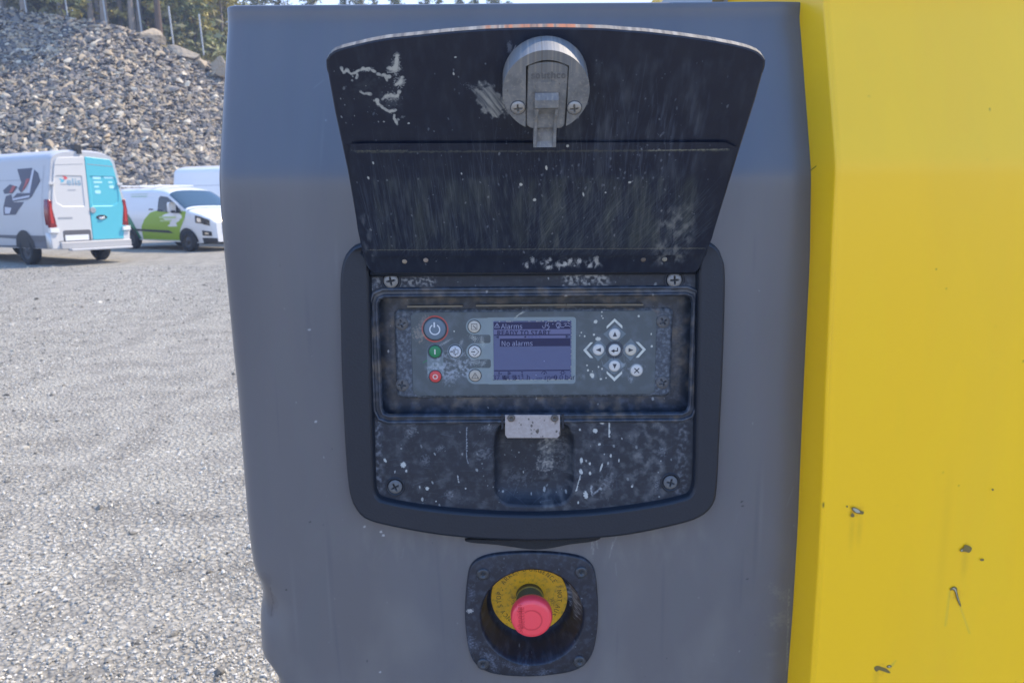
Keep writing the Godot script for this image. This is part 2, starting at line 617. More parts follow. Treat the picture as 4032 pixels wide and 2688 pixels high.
	var kinds := []
	for k in 5: kinds.append(rock(60 + k, 1.5, 0.34 + 0.05 * (k % 3), 0.60 + 0.07 * k, 1))
	var up := Vector3(0, 0.77, 0.64).normalized()
	var places := [[], [], [], [], []]
	var tints := [[], [], [], [], []]
	for i in 44000:
		var x := rng.randf_range(-35.0, -10.0) if i < 29000 else rng.randf_range(-60.0, 30.0)
		var t := rng.randf_range(0.0, 1.0)
		var s := 0.065 + 0.17 * pow(rng.randf(), 1.8)
		if i >= 29000: s *= 1.35
		var b := Basis(up, rng.randfn(2.6, 0.5))
		b = Basis(Vector3(rng.randfn(), rng.randfn(), rng.randfn()).normalized(), rng.randfn() * 0.45) * b
		b = b * Basis.looking_at(Vector3(0, -0.64, 0.77), up)
		places[i % 5].append(Transform3D(b.scaled_local(Vector3.ONE * s), slope_at(x, t) + up * rng.randf_range(-0.02, 0.16)))
		tints[i % 5].append(stone_tint())
	for k in 5:
		var o := scatter("rubble", kinds[k], rock_m, places[k], tints[k], slope)
		tag(o, "", "", "")
	var tones := []
	for k in 8: tones.append(mat(stone_tint(), 0.85))
	for i in 280:
		var x := rng.randf_range(-33.5, -11.5)
		var t := rng.randf_range(0.02, 0.97)
		var s := rng.randf_range(0.20, 0.34) * (1.0 if rng.randf() < 0.88 else 1.35)
		var b := Basis(Vector3(rng.randfn(), rng.randfn(), rng.randfn()).normalized(), rng.randfn() * 0.4) * Basis(up, rng.randfn(2.6, 0.55)) * Basis.looking_at(Vector3(0, -0.64, 0.77), up)
		var o := part("stone", kinds[i % 5], slope)
		o.transform = Transform3D(b.scaled_local(Vector3.ONE * s), slope_at(x, t) + up * rng.randf_range(0.05, 0.2))
		o.material_override = tones[i % 8]

	# the forest floor behind the crest
	g = Geo.new()
	rows = []
	for k in 8:
		var row := PackedVector3Array()
		for i in 121:
			var x := -85.0 + i * 1.45
			var top := slope_at(x, 1.0)
			row.append(Vector3(x, top.y - 0.06 + bump.get_noise_2d(x * 0.6, k * 9.0) * 0.25 + k * 0.25, top.z + 0.1 - [0.0, 2.0, 5.0, 10.0, 20.0, 40.0, 80.0, 140.0][k]))
		rows.append(row)
	for k in 7: g.strip(rows[k], rows[k + 1], 1, false)
	var fm := StandardMaterial3D.new()
	fm.albedo_texture = noise_tex(0.02, FastNoiseLite.TYPE_SIMPLEX_SMOOTH, 512, ramp([[0.0, rgb8(74, 66, 44)], [0.5, rgb8(98, 88, 58)], [1.0, rgb8(120, 112, 70)]]), 31, 4)
	fm.uv1_triplanar = true; fm.uv1_world_triplanar = true; fm.uv1_scale = Vector3.ONE * 0.3
	fm.roughness = 1.0
	tag(part("terrain", g.done(fm), self), "brown grassy forest floor above the rock bank", "terrain", "", "structure")

	# boulders of the broken edge
	var edge := [
		["long flat-topped tan ledge of rock at the edge of the forest", -23.6777, 11.2451, 1.7, 0.62, 0.9, 0.05],
		["small tan rock standing at the uphill end of the long flat ledge", -24.6418, 11.225, 0.42, 0.5, 0.5, 0.5],
		["grey-tan rock rib running down the crest past the big pine", -21.5259, 10.6664, 1.7, 0.42, 0.7, -0.48],
		["rounded tan boulder at the foot of the big dark pine", -20.9726, 10.8239, 0.9, 0.7, 0.8, -0.3],
		["low tan rock cap under the fifth fence post", -19.1436, 10.0023, 1.2, 0.5, 0.7, -0.15],
		["pale upright rock block beside a dark gap in the crest", -16.9847, 9.2275, 0.62, 0.8, 0.7, 0.05],
		["tan rock beside the dark gap, on its uphill side", -18.0505, 9.4525, 0.55, 0.4, 0.6, -0.2],
	]
	for k in edge.size():
		var e = edge[k]
		var bm := grain(mat(Color(0.36, 0.29, 0.20) * (1.0 if k != 2 else 0.9), 0.9), noise_tex(0.02, FastNoiseLite.TYPE_SIMPLEX_SMOOTH, 256, null, 44), 0.5, 6.0)
		var o := part(numbered("boulder"), rock(90 + k, 1.0, 1.0, 1.0, 2, 0.25), self)
		o.material_override = bm
		o.transform = Transform3D(Basis(Vector3(0, 0, 1), e[6]).scaled_local(Vector3(e[3], e[4], e[5])), Vector3(e[1], e[2], -47.6))
		tag(o, e[0], "boulder")


func needles(g: Geo, p: Vector3, size: float, r: RandomNumberGenerator, c: Color) -> void:
	for k in 3:
		var u := Vector3(r.randfn(), r.randfn() * 0.6, r.randfn()).normalized() * size
		var w := u.cross(Vector3(r.randfn(), r.randfn(), r.randfn()).normalized()).normalized() * size * r.randf_range(0.25, 0.5)
		var q := p + Vector3(r.randfn(), r.randfn(), r.randfn()) * size * 0.4
		var kk := r.randf_range(0.7, 1.3)
		g.st.set_color(Color(c.r * kk, c.g * kk, c.b * kk))
		g.tri(q - u, q + w, q + u * 0.9)
		g.tri(q - u, q + u * 0.9, q - w * 0.8)


func conifer(s: int, h: float, from: float, wide: float, tint: Color, sparse := 1.0) -> Array:   # [trunk, crown]
	var r := RandomNumberGenerator.new()
	r.seed = s
	var g := Geo.new()
	var bend := Vector2(r.randfn(), r.randfn()) * 0.25
	var rows := []
	for k in 9:
		var t := k / 8.0
		var row := PackedVector3Array()
		for i in 8:
			var a := -TAU * i / 8
			var rad := h * 0.0115 * (1.0 - 0.85 * t) * (1.25 if k == 0 else 1.0)
			row.append(Vector3(cos(a) * rad + bend.x * t * t, h * t - 0.2, sin(a) * rad + bend.y * t * t))
		rows.append(row)
	for k in 8: g.strip(rows[k], rows[k + 1], 1)
	var lv := Geo.new()
	lv.smooth(-1)
	var n := int(h * 7.0)
	for i in n:
		var t := from + (1.0 - from) * (i + r.randf()) / n
		var reach := wide * pow(1.0 - t, 0.75) * r.randf_range(0.55, 1.1) + 0.15
		var a := r.randf() * TAU
		var dir := Vector3(cos(a), r.randf_range(-0.25, 0.15), sin(a))
		var root := Vector3(bend.x * t * t, h * t, bend.y * t * t)
		var tip := root + dir * reach
		var side := Vector3(-dir.z, 0, dir.x) * 0.02
		g.smooth(-1)
		g.tri(root - side, tip, root + side); g.tri(root + Vector3(0, 0.03, 0), tip, root - Vector3(0, 0.03, 0))
		for k in int(5 + reach * 7 * sparse):
			var f := r.randf_range(0.3, 1.05)
			var c := tint.lerp(Color(tint.r * 1.7, tint.g * 1.45, tint.b * 1.1), r.randf())
			needles(lv, root.lerp(tip, f) + Vector3(r.randfn(), r.randfn() * 0.5, r.randfn()) * 0.16, r.randf_range(0.12, 0.27), r, c)
	return [g.done(null), lv.done(null)]


func build_forest() -> void:
	var bark := grain(mat(Color(0.11, 0.075, 0.05), 0.95), noise_tex(0.05, FastNoiseLite.TYPE_SIMPLEX_SMOOTH, 256, null, 51), 0.8, 3.0)
	var pale := grain(mat(Color(0.27, 0.22, 0.17), 0.95), noise_tex(0.05, FastNoiseLite.TYPE_SIMPLEX_SMOOTH, 256, null, 52), 0.8, 3.0)
	var leaf := mat(Color(1, 1, 1), 0.7)
	leaf.vertex_color_use_as_albedo = true
	leaf.backlight_enabled = true; leaf.backlight = Color(0.55, 0.55, 0.35)
	var sorts := [
		[conifer(1, 15.0, 0.10, 2.3, Color(0.15, 0.165, 0.055)), bark, "tall dense olive-green spruce standing above the rock bank"],
		[conifer(2, 17.0, 0.30, 2.6, Color(0.18, 0.18, 0.06), 0.8), bark, "tall pine with a bare dark trunk above the rock bank"],
		[conifer(3, 11.0, 0.06, 2.4, Color(0.28, 0.26, 0.085), 0.75), pale, "yellowish young tree with a pale trunk at the forest edge"],
		[conifer(4, 8.0, 0.05, 1.8, Color(0.14, 0.165, 0.07)), bark, "short dark spruce among the taller trees of the forest"],
		[conifer(5, 16.0, 0.42, 2.2, Color(0.20, 0.20, 0.07), 0.6), pale, "slim pale-trunked pine with a thin crown behind the fence posts"],
	]
	var first := [null, null, null, null, null]
	var spots := []
	# along the edge: sort, x, z
	for q in [[4, -32.5, -50], [2, -31.2, -51], [1, -29.9, -50.5], [0, -28.7, -53], [4, -27.9, -51], [3, -27.0, -52], [1, -26.2, -51.5], [2, -25.4, -50.5], [4, -24.7, -52], [0, -24.0, -54], [4, -23.2, -51.3], [3, -22.4, -53], [2, -20.8, -52.5], [3, -19.9, -51.5], [2, -19.0, -54], [3, -18.6, -55], [4, -29.1, -49.2, "pale thin trunk between the first and second fence posts"], [1, -26.55, -49.0, "dark trunk just uphill of the second fence post"], [4, -24.3, -49.1, "pale trunk close beside the third fence post, uphill side"], [4, -22.9, -49.6, "pale trunk behind the downhill end of the long flat ledge"], [1, -21.0, -48.9, "big dark pine trunk standing on the rounded boulder"], [4, -30.6, -49.4, "pale trunk uphill of the first fence post"], [4, -25.3, -49.5, "thin pale trunk just downhill of the second fence post"]]:
		spots.append(q)
	for i in 28: spots.append([[0, 1, 0, 2, 4][i % 5], rng.randf_range(-47.0, -26.0), rng.randf_range(-76.0, -57.0)])
	for i in 7: spots.append([[3, 2][i % 2], -25.5 + i * 0.55, rng.randf_range(-66.0, -58.0)])
	for i in 22: spots.append([[1, 0, 4, 0][i % 4], -40.0 + i * 1.9 + rng.randf_range(-0.7, 0.7), rng.randf_range(-96.0, -86.0)])
	for q in spots:
		var k: int = q[0]
		var o: Node3D
		if first[k] == null:
			o = thing("pine_tree" if k in [1, 4] else "spruce_tree" if k in [0, 3] else "young_tree", sorts[k][2], "tree", Vector3.ZERO, 0.0, "trees above the rock bank")
			var t := part("trunk", sorts[k][0][0], o); t.material_override = sorts[k][1]
			var c := part("crown", sorts[k][0][1], o); c.material_override = leaf
			first[k] = o
		else:
			o = copy(first[k], "pine_tree" if k in [1, 4] else "spruce_tree" if k in [0, 3] else "young_tree")
		if q.size() > 3: o.set_meta("label", q[3])
		var x: float = q[1]; var z: float = q[2]
		var y := crest(x) + maxf(0.0, -48.0 - z) * 0.035 - 0.1
		if z < -84.0:
			y = crest(x) + 0.9
		o.position = Vector3(x, y, z)
		o.rotation.y = rng.randf() * TAU
		var s := rng.randf_range(0.88, 1.12)
		o.scale = Vector3(s, s, s)

	# bushes and saplings at the edge of the bank
	var lv := Geo.new()
	lv.smooth(-1)
	var r := RandomNumberGenerator.new()
	r.seed = 71
	for i in 90:
		var p := Vector3(r.randfn() * 0.5, absf(r.randfn()) * 0.55, r.randfn() * 0.5)
		needles(lv, p, r.randf_range(0.08, 0.2), r, Color(0.19, 0.19, 0.07).lerp(Color(0.27, 0.24, 0.11), r.randf()))
	var places := []
	var tints := []
	for i in 420:
		var x := rng.randf_range(-48.0, -6.0)
		var back := rng.randf_range(0.6, 22.0)
		var s := rng.randf_range(0.5, 1.5) * (0.4 if back < 2.5 else 1.3)
		places.append(Transform3D(Basis(Vector3.UP, rng.randf() * TAU).scaled(Vector3(s, s * rng.randf_range(0.8, 1.8), s)), Vector3(x, crest(x) + back * 0.04 - 0.1, -48.0 - back)))
		var k := rng.randf_range(0.7, 1.3)
		tints.append(Color(k, k * rng.randf_range(0.85, 1.05), k))
	tag(scatter("undergrowth", lv.done(null), leaf, places, tints, self), "low brown-green scrub along the forest edge", "undergrowth")

	# bare metal fence posts on the crest: x, height of the foot, lean
	var steel := mat(Color(0.42, 0.43, 0.42), 0.45, 0.3)
	var names := ["pale metal fence post on the crest, first from the uphill end", "pale metal fence post on the crest, second from the uphill end", "pale metal fence post standing behind the long flat ledge", "pale metal fence post beside the big dark pine trunk", "pale metal fence post rising from green scrub above the low rock cap", "pale metal fence post furthest downhill on the crest"]
	var k := 0
	for q in [[-28.5012, 12.766], [-26.0723, 12.0738], [-23.8442, 11.8685], [-21.8022, 11.4195], [-19.9907, 10.7517], [-18.2387, 10.3007]]:
		var g := Geo.new()
		g.box(Vector3(0, 1.0, 0), Vector3(0.075, 2.3, 0.05))
		g.box(Vector3(0.026, 1.0, 0.04), Vector3(0.02, 2.28, 0.035))
		var o := part(numbered("fence_post"), g.done(steel), self)
		o.position = Vector3(q[0], q[1] - 0.1, -48.4)
		o.rotation.z = 0.05
		tag(o, names[k], "post", "fence posts on the crest")
		k += 1


# ---------------------------------------------------------------- vans

# a van: f runs forward from the rear face, s from the floor (0) over the side to the middle of the roof (1)
func van_w(v: Dictionary, f: float, h: float) -> float:
	return table(v.half, h) * table(v.plan, f)


func van_point(v: Dictionary, f: float, s: float, side: float) -> Vector3:
	var top := table(v.top, f)
	var fl: float = table(v.floor, f)
	var h0 := fl + (top - fl) * 0.86
	if s <= 0.7:
		var h := lerpf(fl, h0, s / 0.7)
		return Vector3(side * van_w(v, f, h), h, -f)
	var a := (s - 0.7) / 0.3 * PI / 2
	var n: float = 2.0 / v.round
	return Vector3(side * van_w(v, f, h0) * pow(maxf(cos(a), 0.0), n), h0 + (top - h0) * pow(sin(a), n), -f)


func van_body(v: Dictionary, m: Material) -> ArrayMesh:
	var g := Geo.new()
	var rows := []
	for f in v.stations:
		var row := PackedVector3Array()
		for i in 29: row.append(van_point(v, f, i / 28.0, 1.0))
		for i in range(27, -1, -1): row.append(van_point(v, f, i / 28.0, -1.0))
		rows.append(row)
	for i in rows.size() - 1: g.strip(rows[i], rows[i + 1], 1, false)
	for k in [0, rows.size() - 1]:
		g.smooth(4 + k)
		var row: PackedVector3Array = rows[k]
		for i in 28: g.quad(row[i], row[i + 1], row[55 - i], row[56 - i])
	g.smooth(3)
	for i in rows.size() - 1: g.quad(rows[i][0], rows[i + 1][0], rows[i + 1][56], rows[i][56])
	return g.done(m)


func van_patch(v: Dictionary, f0: float, f1: float, s0: float, s1: float, side: float, off: float, m: Material, nf := 8, ns := 8, across := false) -> ArrayMesh:   # a sheet that follows the body
	var g := Geo.new()
	g.smooth(1)
	var rows := []
	for i in nf + 1:
		var row := PackedVector3Array()
		for k in (2 * ns + 1 if across else ns + 1):
			var f := lerpf(f0, f1, float(i) / nf)
			var sd := side
			var s := lerpf(s0, s1, float(k) / ns)
			if across and k > ns:
				s = lerpf(s0, s1, float(2 * ns - k) / ns); sd = -side
			var p := van_point(v, f, s, sd)
			var du := van_point(v, f + 0.01, s, sd) - van_point(v, f - 0.01, s, sd)
			var dv := (van_point(v, f, minf(s + 0.004, 0.999), sd) - van_point(v, f, s - 0.004, sd)) * sd
			row.append(p + dv.cross(du).normalized() * off * (1.0 if dv.cross(du).dot(Vector3(p.x, 0.6, 0)) > 0.0 else -1.0))
		rows.append(row)
	for i in nf: g.strip(rows[i], rows[i + 1], 1, false)
	return g.done(m)


func side_shape(v: Dictionary, shapes: Array, side: float, off: float, m: Material, onto: ArrayMesh = null) -> ArrayMesh:   # outlines in (f, height), laid on the side
	var g := Geo.new()
	g.smooth(1)
	for s in shapes:
		var p := PackedVector2Array()
		for i in s.size():
			var a: Vector2 = s[i]; var b: Vector2 = s[(i + 1) % s.size()]
			var n := int(a.distance_to(b) / 0.25) + 1
			for k in n: p.append(a.lerp(b, float(k) / n))
		# strips of equal height keep the sheet on the curved side
		var lo := 1e9; var hi := -1e9
		for q in p:
			lo = minf(lo, q.y); hi = maxf(hi, q.y)
		var bands := maxi(1, int((hi - lo) / 0.12))
		for k in bands:
			var y0 := lerpf(lo, hi, float(k) / bands); var y1 := lerpf(lo, hi, float(k + 1) / bands)
			for q in Geometry2D.intersect_polygons(p, PackedVector2Array([Vector2(-50, y0), Vector2(50, y0), Vector2(50, y1), Vector2(-50, y1)])):
				var t := Geometry2D.triangulate_polygon(q)
				for i in range(0, t.size(), 3):
					var c := []
					for j in 3:
						var z: Vector2 = q[t[i + j]]
						c.append(Vector3(side * (van_w(v, z.x, z.y) + off), z.y, -z.x))
					if (c[1] - c[0]).cross(c[2] - c[0]).x * side < 0.0: g.tri(c[0], c[2], c[1])
					else: g.tri(c[0], c[1], c[2])
	return g.done(m, onto)


func wheel(o: Node3D, at: Vector3, r: float, side: float, rubber: Material, steel: Material) -> void:
	var w := Node3D.new()
	w.name = "wheel" if not o.has_node("wheel") else "wheel_%03d" % o.find_children("wheel*", "Node3D", false, false).size()
	w.position = at
	o.add_child(w, true)
	var g := Geo.new()
	g.lathe(PackedVector2Array([Vector2(r * 0.62, -0.10), Vector2(r * 0.9, -0.115), Vector2(r, -0.08), Vector2(r, 0.08), Vector2(r * 0.9, 0.115), Vector2(r * 0.62, 0.10)]), 28, 0)
	part("tyre", g.done(rubber), w)
	g = Geo.new()
	g.lathe(PackedVector2Array([Vector2(r * 0.64, -side * 0.1), Vector2(r * 0.64, side * 0.085), Vector2(r * 0.57, side * 0.09), Vector2(r * 0.5, side * 0.055), Vector2(r * 0.25, side * 0.075), Vector2(r * 0.18, side * 0.1), Vector2(0.001, side * 0.1)]), 20, 0)
	part("rim", g.done(steel), w)


func rear_doors(o: Node3D, v: Dictionary, paints: Array, seal: Material) -> void:
	for k in 2:
		var sd := -1.0 if k == 0 else 1.0
		var p := PackedVector2Array([Vector2(sd * 0.035 if k == 0 else 0.035, 0.60)])
		var x0 := -0.01 if k == 0 else 0.022
		if k == 0: x0 = 0.008
		p = PackedVector2Array([Vector2(x0, 0.60)])
		for h in [0.60, 0.8, 1.1, 1.4, 1.7, 2.0, 2.3, 2.48]: p.append(Vector2(sd * (van_w(v, 0.03, h) - 0.075), h))
		p.append(Vector2(sd * (van_w(v, 0.03, 2.48) - 0.14), 2.58)); p.append(Vector2(x0, 2.63))
		var out := Outline.even(p, 96)
		var w := PackedVector2Array()
		for q in [[0.09, 1.42], [0.62, 1.42], [0.78, 1.52], [0.80, 1.75], [0.76, 2.12], [0.70, 2.17], [0.09, 2.17]]: w.append(Vector2(sd * q[0], q[1]))
		var hole := Outline.even(w, 96)
		var g := Geo.new()
		g.loft([g.loop3(out, 0.0), g.loop3(out, 0.018), g.loop3(Outline.inset(out, 0.008), 0.024), g.loop3(hole, 0.024), g.loop3(Outline.inset(hole, 0.018), 0.008)])
		g.cap(g.loop3(Outline.inset(hole, 0.018), 0.008))
		var d := part("rear_door", g.done(paints[k]), o)
		if k == 1 and paints[0] != paints[1]: tag(d, "turquoise rear door with rows of white print")
		if k == 0 and paints[0] != paints[1]: tag(d, "white rear door with a small logo")
		# pressed lines and hinges
		var gl := Geo.new()
		gl.plate(PackedVector2Array([Vector2(x0 + sd * 0.05, 2.44), Vector2(sd * 0.72, 2.40), Vector2(sd * 0.72, 2.415), Vector2(x0 + sd * 0.05, 2.455)]), 0.024, 0.027)
		part("pressed_line", gl.done(seal), d)
		for h in [0.9, 1.98]:
			var gh := Geo.new()
			gh.box(Vector3(sd * (van_w(v, 0.0, h) - 0.03), h, 0.03), Vector3(0.13, 0.06, 0.05))
			part("hinge", gh.done(paints[0]), d)


func build_vans() -> void:
	var white := mat(Color(0.66, 0.66, 0.65), 0.3)
	white.clearcoat_enabled = true; white.clearcoat = 0.6; white.clearcoat_roughness = 0.1
	var lit_white := mat(Color(0.56, 0.55, 0.525), 0.42)  # lighter van white for the sunlit rear; the body has a darker one
	var turquoise := mat(Color(0.09, 0.44, 0.505), 0.4)
	var black := mat(Color(0.022, 0.023, 0.025), 0.6)
	var rubber := mat(Color(0.02, 0.02, 0.02), 0.9)
	var steel := mat(Color(0.05, 0.05, 0.052), 0.6, 0.2)  # wheel rims, darkened so the shadow round the wheel sits in their colour
	var seal := mat(Color(0.30, 0.31, 0.32), 0.5)
	var glass := mat(Color(0.02, 0.025, 0.03), 0.06, 0.0, 0.6)
	var lamp_red := mat(Color(0.19, 0.012, 0.013), 0.25)
	var lamp_bright := mat(Color(0.45, 0.03, 0.022), 0.25)
	var chrome := mat(Color(0.75, 0.75, 0.75), 0.15, 1.0)
	var plate_white := mat(Color(0.72, 0.72, 0.70), 0.5)
	var grey_print := mat(Color(0.36, 0.37, 0.39), 0.6)
	var sprinter := {
		"half": [[0.3, 0.93], [0.45, 0.975], [0.75, 0.995], [1.1, 0.985], [1.35, 0.975], [1.62, 0.945], [2.1, 0.865], [2.44, 0.80], [2.8, 0.74]],
		"plan": [[0.0, 0.985], [0.06, 1.0], [5.4, 1.0], [6.2, 0.97], [6.7, 0.88], [6.95, 0.68]],
		"top": [[0.0, 2.74], [0.15, 2.79], [4.6, 2.80], [5.0, 2.68], [6.05, 1.42], [6.75, 1.08], [6.95, 0.85]],
		"floor": [[0.0, 0.42], [6.0, 0.36], [6.95, 0.32]], "round": 2.9,
		"stations": [0.0, 0.03, 0.07, 0.15, 0.5, 1.0, 2.0, 3.0, 4.0, 4.6, 4.8, 5.0, 5.3, 5.6, 6.05, 6.3, 6.5, 6.75, 6.87, 6.95],
	}
	# --- the big van with its back to us
	var o := thing("delivery_van", "white high-roof delivery van with one turquoise rear door", "van", Vector3(-10.5, 0, -19.5), deg_to_rad(57.0))
	part("body", van_body(sprinter, mat(Color(0.44, 0.44, 0.44), 0.38)), o)  # shade of the side put into the colour: darker than the rear doors
	rear_doors(o, sprinter, [lit_white, turquoise], seal)
	var doors := [o.get_node("rear_door"), o.get_node("rear_door_001")]
	# print on the doors
	var logo := flat([PackedVector2Array([Vector2(-0.6463, 2.0971), Vector2(-0.5838, 2.0867), Vector2(-0.5525, 2.0597), Vector2(-0.6231, 1.9992), Vector2(-0.5962, 2.0362)]), PackedVector2Array([Vector2(-0.6231, 1.9992), Vector2(-0.5525, 2.0597), Vector2(-0.4989, 2.0881), Vector2(-0.5471, 2.0048)])], 0.0115, mat(Color(0.10, 0.42, 0.55), 0.5))
	logo = flat([PackedVector2Array([Vector2(-0.5642, 2.1602), Vector2(-0.479, 2.1435), Vector2(-0.4331, 2.1007), Vector2(-0.4877, 2.0653), Vector2(-0.5525, 2.0597), Vector2(-0.5199, 2.1061)])], 0.0115, mat(Color(0.62, 0.07, 0.07), 0.5), logo)
	part("logo", writing("elis", 0.155, mat(Color(0.22, 0.36, 0.45), 0.5), Vector3(-0.2991, 2.0079, 0.0115), Basis(), logo, true), doors[0])
	part("small_print", flat([bar(Vector2(-0.6282, 1.9534), Vector2(-0.1379, 1.9726), 0.03), bar(Vector2(-0.4643, 1.8167), Vector2(-0.2771, 1.8222), 0.035)], 0.0115, grey_print), doors[0])
	part("nameplate", flat([bar(Vector2(-0.7788, 1.1501), Vector2(-0.4327, 1.1507), 0.045)], 0.027, seal), doors[0])
	var pale_ink := mat(Color(0.42, 0.74, 0.80), 0.5)
	for b in [[Vector2(0.1741, 2.1227), Vector2(0.3838, 2.1311), 0.075], [Vector2(0.4592, 2.1396), Vector2(0.711, 2.1369), 0.06], [Vector2(0.1868, 2.0141), Vector2(0.4039, 2.0169), 0.045], [Vector2(0.5591, 2.0164), Vector2(0.6731, 2.0179), 0.045], [Vector2(0.1923, 1.9051), Vector2(0.3153, 1.9061), 0.045], [Vector2(0.5724, 1.9033), Vector2(0.7056, 1.8898), 0.075], [Vector2(0.1982, 1.7768), Vector2(0.3462, 1.7772), 0.09]]:
		part("white_print", flat([Outline.rrect(Vector2(b[0].x, b[0].y - b[2] / 2), Vector2(b[1].x, b[0].y + b[2] / 2), b[2] * 0.4)], 0.0115, pale_ink), doors[1])
	var g := Geo.new()
	g.plate(Outline.curve(Outline.circle(Vector2(0.2921, 1.1496), 0.14, 14, 0.06)), 0.022, 0.03)
	part("handle_cup", g.done(black), doors[1])
	g = Geo.new()
	g.plate(Outline.circle(Vector2(0.293, 1.1351), 0.085, 16, 0.032), 0.028, 0.06, 0.012)
	part("handle", g.done(chrome), doors[1])
	g = Geo.new()
	g.plate(Outline.circle(Vector2(0.0842, 1.3293), 0.075, 20), 0.022, 0.05, 0.01)
	part("badge", g.done(seal), o)
	# lamps
	for sd in [-1.0, 1.0]:
		g = Geo.new()
		var lp := PackedVector2Array()
		for q in [[0.985, 0.93], [1.0, 1.3], [0.965, 1.62], [0.885, 1.60], [0.86, 1.35], [0.80, 0.95]]: lp.append(Vector2(sd * q[0], q[1] - 0.02))
		g.plate(Outline.ccw(lp), -0.16, 0.03, 0.02)
		var l := part("tail_light", g.done(lamp_red), o)
		g = Geo.new()
		lp = PackedVector2Array()
		for q in [[0.945, 1.03], [0.955, 1.3], [0.93, 1.52], [0.905, 1.5], [0.90, 1.25], [0.885, 1.03]]: lp.append(Vector2(sd * q[0], q[1]))
		g.plate(Outline.ccw(lp), 0.03, 0.036)
		part("lens", g.done(lamp_bright), l)
		g = Geo.new()
		g.box(Vector3(sd * 0.90, 0.86, 0.02), Vector3(0.2, 0.09, 0.12))
		part("lamp_foot", g.done(plate_white), l)
		g = Geo.new()
		g.plate(Outline.ccw(PackedVector2Array([Vector2(sd * 0.78, 0.40), Vector2(sd * 0.985, 0.42), Vector2(sd * 1.0, 0.80), Vector2(sd * 0.83, 0.80)])), -0.2, 0.03, 0.02)
		part("corner_bumper", g.done(lit_white), o)
	g = Geo.new()
	g.plate(Outline.rrect(Vector2(-0.80, 0.40), Vector2(0.99, 0.58), 0.04), -0.2, 0.09, 0.02)
	part("rear_bumper", g.done(mat(Color(0.40, 0.39, 0.375), 0.6)), o)
	g = Geo.new()
	g.plate(Outline.rrect(Vector2(-0.62, 0.36), Vector2(0.93, 0.41), 0.02), 0.02, 0.22, 0.01)
	part("step", g.done(mat(Color(0.45, 0.45, 0.45), 0.5)), o)
	g = Geo.new()
	var rec := Outline.rrect(Vector2(-0.6967, 0.8598), Vector2(-0.0176, 0.562), 0.05)
	g.plate(rec, 0.022, 0.03, 0.004)
	var pl := part("plate_recess", g.done(mat(Color(0.10, 0.10, 0.105), 0.6)), doors[0])
	tag(pl, "")
	part("number_plate", flat([Outline.rrect(Vector2(-0.6568, 0.7415), Vector2(-0.0836, 0.6062), 0.01)], 0.034, plate_white), doors[0])
	g = Geo.new()
	g.box(Vector3(-0.1, 2.84, -0.1), Vector3(0.16, 0.14, 0.18)); g.box(Vector3(-0.1, 2.74, 0.015), Vector3(0.10, 0.10, 0.06))
	part("roof_camera", g.done(black), o)
	# dark sill, arches, wheels
	part("sill", side_shape(sprinter, [PackedVector2Array([Vector2(0.25, 0.43), Vector2(6.3, 0.38), Vector2(6.3, 0.68), Vector2(0.2, 0.74)])], -1.0, 0.008, mat(Color(0.13, 0.13, 0.14), 0.7)), o)
	for f in [1.25, 5.55]:
		for sd in [-1.0, 1.0]:
			var arch := PackedVector2Array()
			for i in 17: arch.append(Vector2(f + 0.46 * cos(PI * i / 16), 0.42 + 0.44 * sin(PI * i / 16)))
			part("wheel_arch", side_shape(sprinter, [arch], sd, 0.014, black), o)
			wheel(o, Vector3(sd * 0.885, 0.35, -f), 0.35, sd, rubber, steel)
	# picture printed on the side: dark chevrons with pale and red streaks
	var navy := mat(Color(0.05, 0.055, 0.085), 0.5)
	var art := side_shape(sprinter, [PackedVector2Array([Vector2(1.5566, 2.3446), Vector2(0.8384, 2.356), Vector2(0.8186, 2.3028), Vector2(0.8685, 2.097), Vector2(1.0986, 1.869), Vector2(1.2912, 1.7659), Vector2(1.436, 1.8615), Vector2(1.302, 2.012)]), PackedVector2Array([Vector2(0.7187, 2.3117), Vector2(0.522, 2.2271), Vector2(0.3943, 2.0311), Vector2(0.6192, 1.8169), Vector2(0.7735, 1.6567), Vector2(0.9496, 1.6066), Vector2(1.7114, 1.5438), Vector2(1.7455, 1.6036), Vector2(1.4868, 1.756), Vector2(0.8528, 1.7547)]), PackedVector2Array([Vector2(2.0463, 1.6892), Vector2(1.7859, 1.735), Vector2(1.6391, 1.5388), Vector2(1.1311, 1.5419), Vector2(1.5691, 1.2336), Vector2(2.1689, 1.2183), Vector2(2.1656, 1.4245)]), PackedVector2Array([Vector2(2.2094, 1.8349), Vector2(1.8716, 1.9786), Vector2(1.4708, 1.916), Vector2(1.7073, 1.7533), Vector2(2.1315, 1.7476)])], -1.0, 0.006, navy)
	art = side_shape(sprinter, [PackedVector2Array([Vector2(0.8197, 2.2982), Vector2(0.7192, 2.3094), Vector2(0.8511, 1.7616), Vector2(0.9689, 1.7604)]), PackedVector2Array([Vector2(1.7148, 1.6273), Vector2(0.8557, 1.7037), Vector2(0.8715, 1.6573), Vector2(1.6778, 1.5795)]), PackedVector2Array([Vector2(2.0901, 1.4245), Vector2(1.7479, 1.4005), Vector2(1.8588, 1.2562), Vector2(2.0989, 1.2551)])], -1.0, 0.009, mat(Color(0.50, 0.50, 0.54), 0.5), art)
	art = side_shape(sprinter, [PackedVector2Array([Vector2(1.056, 2.1006), Vector2(0.8685, 2.097), Vector2(1.0541, 1.9149), Vector2(1.2643, 1.7774), Vector2(1.1431, 1.9395)]), PackedVector2Array([Vector2(1.7215, 1.9479), Vector2(1.5507, 1.9266), Vector2(1.7276, 1.7701), Vector2(1.8755, 1.7715)])], -1.0, 0.011, mat(Color(0.34, 0.06, 0.06), 0.5), art)
	part("side_print", art, o)
